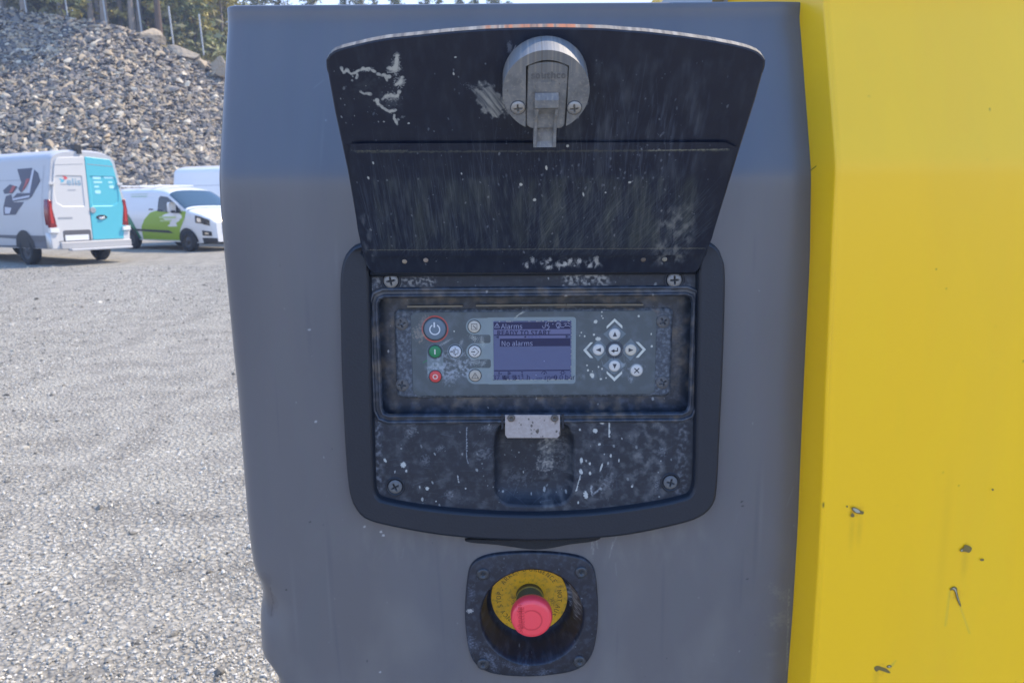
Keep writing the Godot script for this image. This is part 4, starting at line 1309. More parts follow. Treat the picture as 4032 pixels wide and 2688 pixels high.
func build_box(plastic: Material) -> void:
	var outer := Outline.even(Outline.curve(PackedVector2Array([Vector2(-0.1336, -0.039), Vector2(-0.1435, -0.0439), Vector2(-0.1501, -0.0535), Vector2(-0.1536, -0.0698), Vector2(-0.1551, -0.1012), Vector2(-0.1566, -0.1575), Vector2(-0.1566, -0.2155), Vector2(-0.1559, -0.2537), Vector2(-0.154, -0.2752), Vector2(-0.1489, -0.2892), Vector2(-0.139, -0.2993), Vector2(-0.1154, -0.3065), Vector2(-0.0742, -0.3148), Vector2(-0.0329, -0.3195), Vector2(0.021, -0.3217), Vector2(0.0708, -0.3203), Vector2(0.1122, -0.3162), Vector2(0.1574, -0.3064), Vector2(0.1766, -0.2996), Vector2(0.1877, -0.2896), Vector2(0.1924, -0.2736), Vector2(0.193, -0.2181), Vector2(0.1932, -0.156), Vector2(0.1925, -0.0959), Vector2(0.1912, -0.0645), Vector2(0.188, -0.0529), Vector2(0.1798, -0.042), Vector2(0.1487, -0.0353), Vector2(0.0215, -0.0325), Vector2(-0.1057, -0.0334)]), 5), 200)
	var inner := Outline.even(Outline.curve(PackedVector2Array([Vector2(-0.1214, -0.0421), Vector2(-0.1273, -0.0544), Vector2(-0.1287, -0.07), Vector2(-0.1292, -0.1014), Vector2(-0.1298, -0.1334), Vector2(-0.1315, -0.2156), Vector2(-0.132, -0.2581), Vector2(-0.1313, -0.2711), Vector2(-0.1283, -0.278), Vector2(-0.121, -0.2815), Vector2(-0.09, -0.2879), Vector2(-0.0407, -0.2939), Vector2(0.019, -0.2966), Vector2(0.0787, -0.2944), Vector2(0.1321, -0.2874), Vector2(0.1607, -0.2811), Vector2(0.168, -0.2777), Vector2(0.1714, -0.2699), Vector2(0.1721, -0.2562), Vector2(0.1715, -0.218), Vector2(0.1701, -0.1356), Vector2(0.1686, -0.0721), Vector2(0.1672, -0.0566), Vector2(0.1606, -0.045), Vector2(0.0215, -0.0401)]), 5), 200)
	var g := Geo.new()
	g.loft([g.loop3(Outline.inset(outer, -0.0012), -0.001), g.loop3(outer, 0.0065)], true, 1)
	g.loft([g.loop3(outer, 0.0065), g.loop3(Outline.inset(outer, 0.0005), 0.0088), g.loop3(Outline.inset(outer, 0.0014), 0.0100), g.loop3(Outline.inset(outer, 0.0030), 0.0105)], false, 5)
	g.loft([g.loop3(Outline.inset(outer, 0.0030), 0.0105), g.loop3(Outline.inset(inner, -0.0016), 0.0100)], false, 6)
	g.loft([g.loop3(Outline.inset(inner, -0.0016), 0.0100), g.loop3(inner, 0.0092), g.loop3(Outline.inset(inner, 0.0010), 0.0072)], false, 7)
	g.loft([g.loop3(Outline.inset(inner, 0.0010), 0.0072), g.loop3(Outline.inset(inner, 0.0026), 0.0025)], false, 8)
	var frame := machine_part("control_box", g.done(plastic))

	# inner plate, dusty and splashed
	var area := Rect2(-0.16, -0.33, 0.36, 0.30)
	var pt := Paint.new(area, 1000, rgb8(27, 33, 44), 31)
	pt.dust(rgb8(40, 48, 62), 0.35, 25.0, 0.35, 0.75)
	pt.scratches(260, -0.13, -0.31, 0.16, -0.06, 88, 14, 0.004, 0.02, rgb8(74, 84, 100), 0.4)
	pt.scratches(220, -0.13, -0.31, 0.16, -0.06, 2, 10, 0.004, 0.02, rgb8(74, 84, 100), 0.35)
	pt.dust(rgb8(84, 88, 92), 0.35, 110.0, 0.58, 0.85)
	pt.dust(rgb8(70, 76, 82), 0.3, 30.0, 0.55, 0.85, -9, -9, 9, 9, 3.0)
	var pale := rgb8(162, 162, 158)
	var splash := rgb8(188, 192, 188)
	# dusty edges and corners
	pt.dust(pale, 0.6, 200.0, 0.44, 0.72, -0.135, -0.10, -0.105, -0.066)
	pt.dust(rgb8(152, 152, 148), 0.75, 240.0, 0.40, 0.70, -0.112, -0.082, -0.066, -0.066)
	pt.dust(rgb8(156, 156, 152), 0.85, 170.0, 0.36, 0.66, 0.044, -0.082, 0.092, -0.064)
	pt.dust(rgb8(130, 136, 146), 0.7, 150.0, 0.42, 0.75, -0.14, -0.30, -0.120, -0.07)
	pt.dust(rgb8(120, 124, 130), 0.6, 150.0, 0.42, 0.75, 0.150, -0.31, 0.168, -0.07)
	pt.dust(rgb8(126, 122, 112), 0.6, 150.0, 0.40, 0.72, -0.13, -0.205, 0.165, -0.190)
	pt.dust(pale, 0.38, 90.0, 0.48, 0.8, 0.110, -0.27, 0.146, -0.195)
	pt.dust(rgb8(116, 118, 118), 0.45, 70.0, 0.45, 0.75, 0.02, -0.30, 0.15, -0.20)
	pt.dust(rgb8(106, 108, 110), 0.4, 60.0, 0.5, 0.8, -0.13, -0.30, 0.0, -0.20)
	pt.scratches(160, -0.12, -0.29, 0.15, -0.20, 10, 30, 0.003, 0.014, rgb8(150, 158, 170), 0.35)
	pt.specks(260, -0.12, -0.29, 0.155, -0.06, 0.0003, 0.0014, splash, 0.75)
	for q in [[Vector2(-0.1037, -0.247), 0.0030, 0.0030, 0.0], [Vector2(-0.101, -0.253), 0.0011, 0.0016, 0.0], [Vector2(-0.1206, -0.2424), 0.0014, 0.0024, 0.4], [Vector2(-0.0802, -0.2017), 0.0026, 0.0012, 0.2], [Vector2(-0.0462, -0.2016), 0.0014, 0.0012, 0.0], [Vector2(-0.0816, -0.2706), 0.0019, 0.0021, 0.0], [Vector2(-0.0451, -0.2709), 0.0009, 0.0009, 0.0], [Vector2(-0.0735, -0.2834), 0.0009, 0.0009, 0.0], [Vector2(0.0716, -0.2018), 0.0022, 0.0028, 0.0], [Vector2(0.0838, -0.2068), 0.0024, 0.0020, 0.0], [Vector2(0.0775, -0.2149), 0.0024, 0.0026, 0.3], [Vector2(0.063, -0.2137), 0.0010, 0.0014, 0.0], [Vector2(0.0906, -0.2013), 0.0020, 0.0018, 0.0], [Vector2(0.0815, -0.228), 0.0016, 0.0012, 0.5], [Vector2(0.0924, -0.2394), 0.0012, 0.0020, 0.0], [Vector2(0.1002, -0.2441), 0.0008, 0.0020, 0.0], [Vector2(0.0647, -0.2439), 0.0017, 0.0034, 0.0], [Vector2(0.0644, -0.255), 0.0019, 0.0030, 0.3], [Vector2(0.0727, -0.2471), 0.0011, 0.0017, 0.0], [Vector2(0.073, -0.2565), 0.0012, 0.0021, 0.0], [Vector2(0.0693, -0.2782), 0.0024, 0.0046, 0.2], [Vector2(0.0621, -0.2859), 0.0009, 0.0018, 0.0], [Vector2(0.0836, -0.2508), 0.0010, 0.0050, -0.3], [Vector2(0.0972, -0.2008), 0.0009, 0.0012, 0.0], [Vector2(0.1131, -0.2703), 0.0010, 0.0010, 0.0]]:
		pt.blob(q[0], q[1], q[2], q[3], splash, 0.9, 0.22)
	for q in [[Vector2(-0.094, -0.2107), 0.006, 0.011, -0.3], [Vector2(-0.0607, -0.2772), 0.005, 0.005, 0.0], [Vector2(-0.0822, -0.2418), 0.004, 0.006, 0.0], [Vector2(-0.0275, -0.236), 0.008, 0.006, 0.4], [Vector2(-0.0682, -0.2304), 0.005, 0.003, 0.7], [Vector2(0.0889, -0.2656), 0.007, 0.010, -0.5], [Vector2(0.1413, -0.2355), 0.004, 0.006, 0.4], [Vector2(0.1371, -0.2678), 0.003, 0.008, -0.2], [Vector2(-0.0237, -0.2113), 0.009, 0.003, 0.1]]:
		pt.blob(q[0], q[1], q[2], q[3], rgb8(140, 144, 148), 0.55, 0.55, 0.4, 0.7)
	pt.path(PackedVector2Array([Vector2(0.0904, -0.2051), Vector2(0.0906, -0.221)]), 0.0014, splash, 0.8, 0.0005)
	pt.path(PackedVector2Array([Vector2(0.0641, -0.2582), Vector2(0.0598, -0.2745)]), 0.0011, splash, 0.8, 0.0006)
	pt.path(PackedVector2Array([Vector2(-0.0432, -0.2111), Vector2(-0.0437, -0.2395), Vector2(-0.0421, -0.2463)]), 0.0010, rgb8(150, 158, 165), 0.55, 0.001)
	pt.path(PackedVector2Array([Vector2(0.0735, -0.2691), Vector2(0.0753, -0.2782), Vector2(0.0838, -0.271)]), 0.0016, rgb8(170, 176, 180), 0.5, 0.002)
	pt.path(PackedVector2Array([Vector2(-0.0526, -0.2577), Vector2(-0.0516, -0.2649)]), 0.0010, splash, 0.6, 0.0004)
	# scuffs round the thumb recess
	pt.blob(Vector2(0.0331, -0.2329), 0.013, 0.012, 0.6, rgb8(158, 157, 150), 0.75, 0.6, 0.5, 0.8)
	pt.blob(Vector2(0.0322, -0.2526), 0.010, 0.008, 0.2, rgb8(160, 158, 152), 0.8, 0.7, 0.4, 0.8)
	pt.blob(Vector2(0.0065, -0.265), 0.012, 0.008, 0.2, rgb8(116, 120, 124), 0.5, 0.8, 0.4, 0.9)
	pt.blob(Vector2(0.0476, -0.2402), 0.006, 0.016, 0.0, rgb8(110, 114, 118), 0.5, 0.7, 0.4, 0.9)
	pt.blob(Vector2(0.0322, -0.2688), 0.004, 0.0016, 0.1, rgb8(24, 28, 36), 0.9, 0.4)
	var grimy := painted(pt.texture(), 0.58, 0.5)
	grimy.heightmap_enabled = true; grimy.heightmap_texture = noise_tex(0.2, FastNoiseLite.TYPE_SIMPLEX, 512, null, 64, 3); grimy.heightmap_scale = 0.006

	var lip := Outline.even(Outline.rrect(Vector2(-0.1213, -0.0879), Vector2(0.1639, -0.1976), 0.006), 160)
	var cup := Outline.even(Outline.curve(PackedVector2Array([Vector2(-0.0067, -0.207), Vector2(-0.0161, -0.2139), Vector2(-0.0191, -0.2245), Vector2(-0.0196, -0.2511), Vector2(-0.0196, -0.2709), Vector2(-0.0177, -0.2799), Vector2(-0.0129, -0.2861), Vector2(-0.0057, -0.2895), Vector2(0.0063, -0.2908), Vector2(0.0201, -0.2913), Vector2(0.0338, -0.291), Vector2(0.0459, -0.2895), Vector2(0.0528, -0.2859), Vector2(0.0572, -0.2798), Vector2(0.0592, -0.2697), Vector2(0.0594, -0.2517), Vector2(0.0592, -0.2251), Vector2(0.0557, -0.2145), Vector2(0.0455, -0.2074)]), 4), 100)
	g = Geo.new(area)
	var edge := Outline.inset(inner, 0.0020)
	g.cap(g.loop3(Outline.with_holes(edge, [lip, cup]), 0.0030))
	# thumb recess
	var mid := Vector2.ZERO
	for q in cup: mid += q / cup.size()
	var rim := func(d: float, z: float) -> PackedVector3Array:
		var o := PackedVector3Array()
		for q in cup:
			var p := mid + (q - mid) * (1.0 - d / 0.0235)
			o.append(Vector3(p.x, p.y + d * 0.5, z))
		return o
	g.loft([rim.call(0.0, 0.0030), rim.call(0.0006, 0.0027), rim.call(0.0012, 0.0010)], false, 9)
	g.loft([rim.call(0.0012, 0.0010), rim.call(0.0022, -0.0045), rim.call(0.0040, -0.0085), rim.call(0.0066, -0.0108), rim.call(0.0090, -0.0115)], false, 10)
	g.cap(rim.call(0.0090, -0.0115), 12)
	var inner_plate := part("inner_plate", g.done(grimy), frame)

	# raised lip round the controller, then the well it sits in
	g = Geo.new(area)
	var w := func(d: float, z: float) -> PackedVector3Array: return g.loop3(Outline.inset(lip, d), z)
	g.loft([w.call(-0.0005, 0.0025), w.call(0.0004, 0.0050), w.call(0.0014, 0.0058), w.call(0.0026, 0.0054), w.call(0.0032, 0.0036)], false, 1)
	g.loft([w.call(0.0032, 0.0036), w.call(0.0056, 0.0034)], false, 2)
	g.loft([w.call(0.0056, 0.0034), w.call(0.0062, 0.0050), w.call(0.0072, 0.0054), w.call(0.0086, 0.0048), w.call(0.0094, 0.0030)], false, 3)
	g.loft([w.call(0.0094, 0.0030), w.call(0.0122, -0.0115), w.call(0.0128, -0.0128)], false, 4)
	g.cap(w.call(0.0128, -0.0128), 5)
	var lip_tex := Paint.new(area, 700, rgb8(40, 48, 60), 33)
	lip_tex.dust(rgb8(84, 94, 110), 0.6, 90.0, 0.44, 0.8)
	lip_tex.dust(rgb8(120, 106, 92), 0.6, 40.0, 0.50, 0.75)
	for q in [[0.1552, -0.1456, 0.006, 0.05], [-0.1111, -0.1436, 0.003, 0.05]]: lip_tex.blob(Vector2(q[0], q[1]), q[2], q[3], 0.0, rgb8(112, 106, 98), 0.5, 0.3, 0.5, 0.8)
	lip_tex.specks(90, -0.125, -0.2, 0.16, -0.08, 0.0004, 0.0016, rgb8(190, 192, 190), 0.8)
	part("controller_lip", g.done(painted(lip_tex.texture(), 0.32)), frame)
	var felt := mat(Color(0.20, 0.175, 0.13), 0.9)
	for q in [[Vector2(-0.0961, -0.0973), Vector2(-0.0453, -0.0972)], [Vector2(-0.0329, -0.0969), Vector2(0.0498, -0.0967)], [Vector2(0.0506, -0.0967), Vector2(0.1209, -0.0972)]]:
		g = Geo.new()
		g.plate(Outline.ccw(bar(q[0], q[1], 0.0013)), -0.010, -0.004)
		part("gasket_strip", g.done(felt), frame)

	# strike plate for the latch
	g = Geo.new()
	var sp := Outline.ccw(PackedVector2Array([Vector2(-0.007, -0.1981), Vector2(-0.0071, -0.2174), Vector2(-0.0051, -0.2204), Vector2(0.0416, -0.2208), Vector2(0.0445, -0.2178), Vector2(0.044, -0.1985)]))
	g.plate(sp, 0.0038, 0.0060, 0.0004)
	var spt := Paint.new(Rect2(-0.02, -0.24, 0.09, 0.05), 300, rgb8(158, 150, 146), 35)
	spt.dust(rgb8(176, 168, 164), 0.6, 200.0, 0.35, 0.75)
	spt.specks(30, 0, -0.22, 0.045, -0.2, 0.0003, 0.0011, rgb8(70, 66, 62), 0.8)
	for q in [Vector2(-0.0013, -0.2011), Vector2(0.0391, -0.2014)]: spt.blob(q, 0.005, 0.005, 0, rgb8(110, 92, 78), 0.6, 0.3, 0.0, 0.7)
	g.area = spt.r
	g = Geo.new(spt.r)
	g.plate(sp, 0.0038, 0.0060, 0.0004)
	var strike := part("strike_plate", g.done(painted(spt.texture(), 0.5)), frame)
	var rivet := mat(Color(0.13, 0.115, 0.10), 0.6, 0.3)
	for q in [Vector2(-0.0013, -0.2011), Vector2(0.0391, -0.2014)]:
		g = Geo.new()
		g.lathe(PackedVector2Array([Vector2(0.0036, 0.0), Vector2(0.0032, 0.0012), Vector2(0.0016, 0.0018), Vector2(0.0013, 0.0004), Vector2(0.00001, 0.0004)]), 20)
		part("rivet", g.done(rivet), strike, Vector3(q.x, q.y, 0.006))
	# lugs either side of the strike plate
	g = Geo.new()
	g.box(Vector3(-0.0095, -0.2044, 0.0042), Vector3(0.002, 0.014, 0.0045)); g.box(Vector3(0.0468, -0.2048, 0.0042), Vector3(0.002, 0.014, 0.0045))
	part("lug", g.done(plastic), frame)

	# corner screws, each in a shallow ring
	var zinc := mat(Color(0.24, 0.24, 0.235), 0.5, 0.35)
	var caked := grain(mat(Color(0.13, 0.135, 0.14), 0.85), noise_tex(0.1, FastNoiseLite.TYPE_SIMPLEX, 256, null, 66), 30.0, 0.03)
	var k := 0
	for q in [Vector2(-0.109, -0.0726), Vector2(0.1471, -0.0737), Vector2(-0.1119, -0.2684), Vector2(0.1494, -0.2661)]:
		g = Geo.new()
		g.lathe(PackedVector2Array([Vector2(0.0094, 0.0030), Vector2(0.0088, 0.0042), Vector2(0.0080, 0.0042), Vector2(0.0074, 0.0031), Vector2(0.0001, 0.0031)]), 32)
		part("screw_seat", g.done(plastic), frame, Vector3(q.x, q.y, 0))
		screw(frame, Vector3(q.x, q.y, 0.0031), 0.0066, [0.2, 0.1, 0.5, -0.2][k], zinc if k < 2 else caked)
		k += 1

	# foam seal that has slipped out below
	var f := Outline.curve(PackedVector2Array([Vector2(-0.0415, -0.3218), Vector2(-0.0407, -0.3245), Vector2(-0.0165, -0.3269), Vector2(0.0044, -0.3302), Vector2(0.0212, -0.3321), Vector2(0.0379, -0.3304), Vector2(0.0547, -0.327), Vector2(0.0789, -0.3236), Vector2(0.0789, -0.3182), Vector2(0.0191, -0.3222)]), 3)
	g = Geo.new()
	g.plate(f, 0.0, 0.0060, 0.0002)
	part("foam_seal", g.done(grain(mat(Color(0.028, 0.029, 0.032), 0.95), noise_tex(0.25, FastNoiseLite.TYPE_SIMPLEX, 256, null, 67), 22.0, 0.15)), frame)


func build_lid(plastic: Material) -> void:
	var area := Rect2(-0.16, -0.02, 0.37, 0.27)
	var pt := Paint.new(area, 1150, rgb8(16, 26, 46), 41)
	var pale := rgb8(176, 178, 172)
	var grey := rgb8(112, 116, 122)
	pt.dust(rgb8(32, 39, 54), 0.6, 30.0, 0.35, 0.8)
	pt.dust(rgb8(66, 72, 82), 0.30, 90.0, 0.50, 0.85, -9, -9, 9, 9, 0.35)
	pt.dust(rgb8(78, 84, 92), 0.5, 60.0, 0.46, 0.8, 0.03, 0.095, 0.15, 0.2, 0.3)
	pt.dust(rgb8(66, 72, 68), 0.6, 40.0, 0.42, 0.8, -0.115, 0.026, 0.155, 0.105, 0.3)
	pt.dust(rgb8(88, 94, 92), 0.5, 150.0, 0.50, 0.8, -0.115, 0.026, 0.155, 0.105, 0.12)
	pt.dust(rgb8(84, 92, 106), 0.45, 200.0, 0.52, 0.8, 0.03, 0.10, 0.15, 0.175, 0.1)
	# the rubbed field of the lower half: wiped scratches
	pt.scratches(520, -0.12, 0.02, -0.01, 0.1, 92, 3, 0.01, 0.05, rgb8(96, 104, 112), 0.36)
	pt.scratches(620, 0.01, 0.015, 0.15, 0.07, 58, 9, 0.01, 0.05, rgb8(108, 114, 112), 0.45)
	pt.scratches(260, -0.02, 0.02, 0.14, 0.09, 98, 6, 0.02, 0.07, rgb8(104, 106, 114), 0.36)
	pt.scratches(140, -0.10, 0.015, 0.14, 0.03, 50, 14, 0.008, 0.03, rgb8(104, 106, 100), 0.5)
	pt.scratches(120, -0.02, 0.08, 0.12, 0.17, 88, 8, 0.01, 0.05, rgb8(96, 102, 112), 0.4)
	pt.specks(320, -0.125, 0.01, 0.165, 0.2, 0.00025, 0.0010, rgb8(150, 155, 158), 0.6)
	pt.specks(160, -0.01, 0.09, 0.13, 0.14, 0.00025, 0.0010, rgb8(130, 136, 146), 0.6)
	for q in [[Vector2(-0.1135, 0.1026), 0.0010, 0.0016], [Vector2(-0.1078, 0.1163), 0.0008, 0.0014], [Vector2(-0.0391, 0.1059), 0.0007, 0.0012], [Vector2(0.0081, 0.0952), 0.0014, 0.0016], [Vector2(0.0282, 0.1108), 0.0009, 0.0024], [Vector2(0.0193, 0.0804), 0.0015, 0.0016], [Vector2(0.044, 0.1301), 0.0013, 0.0014], [Vector2(-0.077, 0.1491), 0.0011, 0.0008], [Vector2(0.0081, 0.0954), 0.0013, 0.0014], [Vector2(0.028, 0.1105), 0.0009, 0.0022], [Vector2(0.0954, 0.0966), 0.0014, 0.0012], [Vector2(0.0589, 0.0853), 0.0007, 0.0026], [Vector2(0.0768, 0.087), 0.0008, 0.0009], [Vector2(-0.0406, 0.1883), 0.0008, 0.0014], [Vector2(-0.0386, 0.2006), 0.0011, 0.0007]]:
		pt.blob(q[0], q[1], q[2], 0.2, rgb8(186, 188, 182), 0.95, 0.2)
	# groove line and dust lines
	pt.line(Vector2(-0.1192, 0.1261), Vector2(0.1689, 0.1253), 0.0016, rgb8(74, 76, 72), 0.6, 0.0008)
	pt.line(Vector2(0.107, 0.1255), Vector2(0.1679, 0.1262), 0.0010, rgb8(120, 120, 108), 0.7, 0.0006)
	pt.line(Vector2(-0.1214, 0.1272), Vector2(-0.0792, 0.1271), 0.0010, rgb8(96, 96, 84), 0.5, 0.0006)
	pt.line(Vector2(-0.1241, 0.0295), Vector2(0.168, 0.0287), 0.0009, rgb8(104, 102, 90), 0.6, 0.0005)
	pt.dust(rgb8(124, 126, 124), 0.7, 110.0, 0.42, 0.75, 0.118, 0.004, 0.160, 0.078, 0.6, 0.01)
	pt.dust(rgb8(104, 108, 112), 0.6, 130.0, 0.45, 0.75, -0.130, 0.0, -0.116, 0.07, 0.4, 0.004)
	# splashes of dried paint, upper left
	for q in [PackedVector2Array([Vector2(-0.1208, 0.1926), Vector2(-0.1194, 0.1897), Vector2(-0.1173, 0.1911), Vector2(-0.114, 0.1884), Vector2(-0.109, 0.191), Vector2(-0.1051, 0.1925), Vector2(-0.1005, 0.1922), Vector2(-0.097, 0.1907)]), PackedVector2Array([Vector2(-0.0955, 0.188), Vector2(-0.0908, 0.1877), Vector2(-0.0872, 0.1865)]), PackedVector2Array([Vector2(-0.09, 0.1865), Vector2(-0.0886, 0.183)]), PackedVector2Array([Vector2(-0.0797, 0.2024), Vector2(-0.0809, 0.1971), Vector2(-0.0828, 0.1923), Vector2(-0.0874, 0.1928)]), PackedVector2Array([Vector2(-0.0775, 0.1864), Vector2(-0.0797, 0.1824), Vector2(-0.0833, 0.1799)]), PackedVector2Array([Vector2(-0.0815, 0.1749), Vector2(-0.0829, 0.1708), Vector2(-0.088, 0.1719), Vector2(-0.0914, 0.1712), Vector2(-0.0941, 0.1688)]), PackedVector2Array([Vector2(-0.0989, 0.1689), Vector2(-0.0979, 0.1652), Vector2(-0.095, 0.1621), Vector2(-0.0896, 0.1586), Vector2(-0.085, 0.1604)]), PackedVector2Array([Vector2(-0.0865, 0.1562), Vector2(-0.0873, 0.153), Vector2(-0.0854, 0.1486)]), PackedVector2Array([Vector2(-0.1094, 0.1751), Vector2(-0.1032, 0.1725)]), PackedVector2Array([Vector2(-0.1093, 0.1886), Vector2(-0.1109, 0.1847)])]:
		pt.path(q, 0.0023, pale, 1.0, 0.0014)
	for q in [[Vector2(-0.0814, 0.1952), 0.0032, 0.0075, -0.2], [Vector2(-0.0829, 0.1918), 0.0055, 0.003, 0.3], [Vector2(-0.0798, 0.1819), 0.0045, 0.0038, 0.6], [Vector2(-0.087, 0.1708), 0.005, 0.0035, 0.0], [Vector2(-0.0983, 0.1663), 0.0018, 0.0034, 0.3], [Vector2(-0.088, 0.1594), 0.0030, 0.0016, 0.4], [Vector2(-0.0799, 0.2024), 0.0024, 0.0014, 0.1], [Vector2(-0.1033, 0.192), 0.005, 0.0016, 0.1]]:
		pt.blob(q[0], q[1], q[2], q[3], pale, 0.85, 0.45, 0.2)
	pt.blob(Vector2(-0.0876, 0.1672), 0.007, 0.008, 0.0, rgb8(104, 108, 110), 0.55, 0.5, 0.3, 0.9)
	pt.blob(Vector2(-0.1039, 0.1806), 0.016, 0.007, 0.3, rgb8(60, 66, 74), 0.6, 0.5, 0.3, 0.9)
	pt.specks(60, -0.129, 0.1484, -0.0761, 0.1952, 0.0003, 0.0012, pale, 0.8)
	# wiped smear beside the latch
	pt.blob(Vector2(-0.0144, 0.1672), 0.0165, 0.0105, 2.2, rgb8(158, 160, 156), 0.95, 0.22, 0.35, 0.25)
	pt.blob(Vector2(-0.0269, 0.177), 0.008, 0.0026, -0.45, rgb8(140, 143, 143), 0.6, 0.6, 0.8, 0.6)
	pt.blob(Vector2(-0.0002, 0.2074), 0.002, 0.0045, 0.0, rgb8(120, 126, 136), 0.6, 0.4)
	pt.path(PackedVector2Array([Vector2(0.0043, 0.2088), Vector2(0.0015, 0.2032), Vector2(-0.0012, 0.1994)]), 0.0008, rgb8(168, 172, 176), 0.7, 0.0006)
	# white drips along the hinge strip
	for i in 26:
		var x := pt.rg.randf_range(0.013, 0.077)
		pt.blob(Vector2(x, pt.rg.randf_range(0.006, 0.016)), pt.rg.randf_range(0.0008, 0.0024), pt.rg.randf_range(0.001, 0.0042), pt.rg.randfn() * 0.3, rgb8(196, 198, 196), 0.9, 0.55, 0.2)
	pt.dust(rgb8(150, 152, 150), 0.6, 200.0, 0.45, 0.7, 0.012, 0.004, 0.085, 0.019, 0.5)
	var grimy := painted(pt.texture(), 0.42, 0.5)
	grimy.heightmap_enabled = true; grimy.heightmap_texture = noise_tex(0.2, FastNoiseLite.TYPE_SIMPLEX, 512, null, 65, 3); grimy.heightmap_scale = 0.004

	var out := Outline.even(Outline.ccw(PackedVector2Array([Vector2(-0.1308, 0.1965), Vector2(-0.1301, 0.1989), Vector2(-0.1287, 0.2013), Vector2(-0.1265, 0.2037), Vector2(-0.1232, 0.2057), Vector2(-0.1184, 0.2073), Vector2(-0.1118, 0.2089), Vector2(-0.0978, 0.2121), Vector2(-0.0848, 0.2144), Vector2(-0.0658, 0.2162), Vector2(-0.0432, 0.2184), Vector2(-0.0162, 0.2203), Vector2(0.0106, 0.221), Vector2(0.0284, 0.2211), Vector2(0.0463, 0.2207), Vector2(0.0689, 0.2198), Vector2(0.0724, 0.2193), Vector2(0.0959, 0.2174), Vector2(0.1197, 0.2144), Vector2(0.1407, 0.2112), Vector2(0.1581, 0.2078), Vector2(0.1685, 0.2052), Vector2(0.1755, 0.2023), Vector2(0.1797, 0.1991), Vector2(0.1819, 0.196), Vector2(0.1823, 0.1931), Vector2(0.1813, 0.1658), Vector2(0.1783, 0.1256), Vector2(0.1753, 0.081), Vector2(0.1721, 0.0334), Vector2(0.1685, 0.0082), Vector2(0.1666, 0.0012), Vector2(0.1615, -0.0013), Vector2(-0.1199, 0.0009), Vector2(-0.1255, 0.0029), Vector2(-0.1283, 0.01), Vector2(-0.13, 0.0334), Vector2(-0.1296, 0.0751), Vector2(-0.1294, 0.1045), Vector2(-0.1301, 0.132), Vector2(-0.1309, 0.157)])), 220)
	var g := Geo.new(area)
	var T := 0.0062
	g.loft([g.loop3(Outline.inset(out, 0.004), -T), g.loop3(Outline.inset(out, 0.0006), -T), g.loop3(out, -T + 0.0006), g.loop3(out, -0.0007), g.loop3(Outline.inset(out, 0.0008), 0.0)], true, 1)
	# the inner field stands a little proud, with bevelled edges
	var field := Outline.even(PackedVector2Array([Vector2(-0.1203, 0.1257), Vector2(-0.1177, 0.1276), Vector2(0.166, 0.1264), Vector2(0.1691, 0.1241), Vector2(0.1673, 0.0937), Vector2(0.1656, 0.0387), Vector2(0.1635, 0.0288), Vector2(0.1607, 0.0273), Vector2(-0.1193, 0.0285), Vector2(-0.1229, 0.0305), Vector2(-0.1235, 0.0529), Vector2(-0.1216, 0.0962)]), 120)
	g.cap(g.loop3(Outline.with_holes(Outline.inset(out, 0.0008), [field]), 0.0))
	var fl := func(d: float, z: float) -> PackedVector3Array: return g.loop3(Outline.inset(field, d), z)
	g.loft([fl.call(0.0, 0.0), fl.call(0.0008, -0.0024), fl.call(0.0020, -0.0030), fl.call(0.0034, 0.0014), fl.call(0.0046, 0.0023), fl.call(0.006, 0.0024)], false, 8)
	g.cap(fl.call(0.006, 0.0024), 9)
	var at := Transform3D(Basis(Vector3.RIGHT, deg_to_rad(LID)), PANEL - BASE + Vector3(0, -0.066, 0.010))
	var lid := part("lid", g.done(grimy), machine)
	lid.transform = at
	# worn bare edge of the lid's free end
	g = Geo.new()
	var ep := Outline.inset(out, -0.0003)
	var et := Paint.new(Rect2(-0.14, 0.15, 0.33, 0.09), 700, rgb8(118, 112, 104), 43)
	et.dust(rgb8(150, 146, 138), 0.7, 120.0, 0.4, 0.7)
	et.dust(rgb8(164, 92, 56), 0.85, 90.0, 0.30, 0.55, -0.02, 0.2, 0.06, 0.24)
	et.dust(rgb8(70, 70, 72), 0.6, 160.0, 0.5, 0.7)
	g = Geo.new(et.r)
	g.smooth(1)
	for i in ep.size():
		var j := (i + 1) % ep.size()
		if ep[i].y > 0.186 and ep[j].y > 0.186:
			g.quad(Vector3(ep[i].x, ep[i].y, -T + 0.0002), Vector3(ep[j].x, ep[j].y, -T + 0.0002), Vector3(ep[j].x, ep[j].y, -0.0006), Vector3(ep[i].x, ep[i].y, -0.0006))
	part("worn_edge", g.done(painted(et.texture(), 0.8)), lid)
	# rivets of the hinge
	var riv := [mat(Color(0.30, 0.25, 0.19), 0.7), mat(Color(0.30, 0.25, 0.21), 0.7), mat(Color(0.12, 0.10, 0.085), 0.7), mat(Color(0.26, 0.25, 0.21), 0.7)]
	var k := 0
	for q in [Vector2(-0.094, 0.0146), Vector2(-0.0752, 0.0159), Vector2(0.1161, 0.0146), Vector2(0.1348, 0.0149)]:
		g = Geo.new()
		g.lathe(PackedVector2Array([Vector2(0.0023, 0.0), Vector2(0.0021, 0.0007), Vector2(0.0012, 0.0013), Vector2(0.00001, 0.0014)]), 16)
		part("rivet", g.done(riv[k]), lid, Vector3(q.x, q.y, 0))
		k += 1
	# hinge barrel
	g = Geo.new()
	g.lathe(PackedVector2Array([Vector2(0.00001, -0.146), Vector2(0.0028, -0.146), Vector2(0.0028, 0.146), Vector2(0.00001, 0.146)]), 14, 0, Vector3(0.0195, -0.0022, -0.004))
	part("hinge_barrel", g.done(plastic), lid)

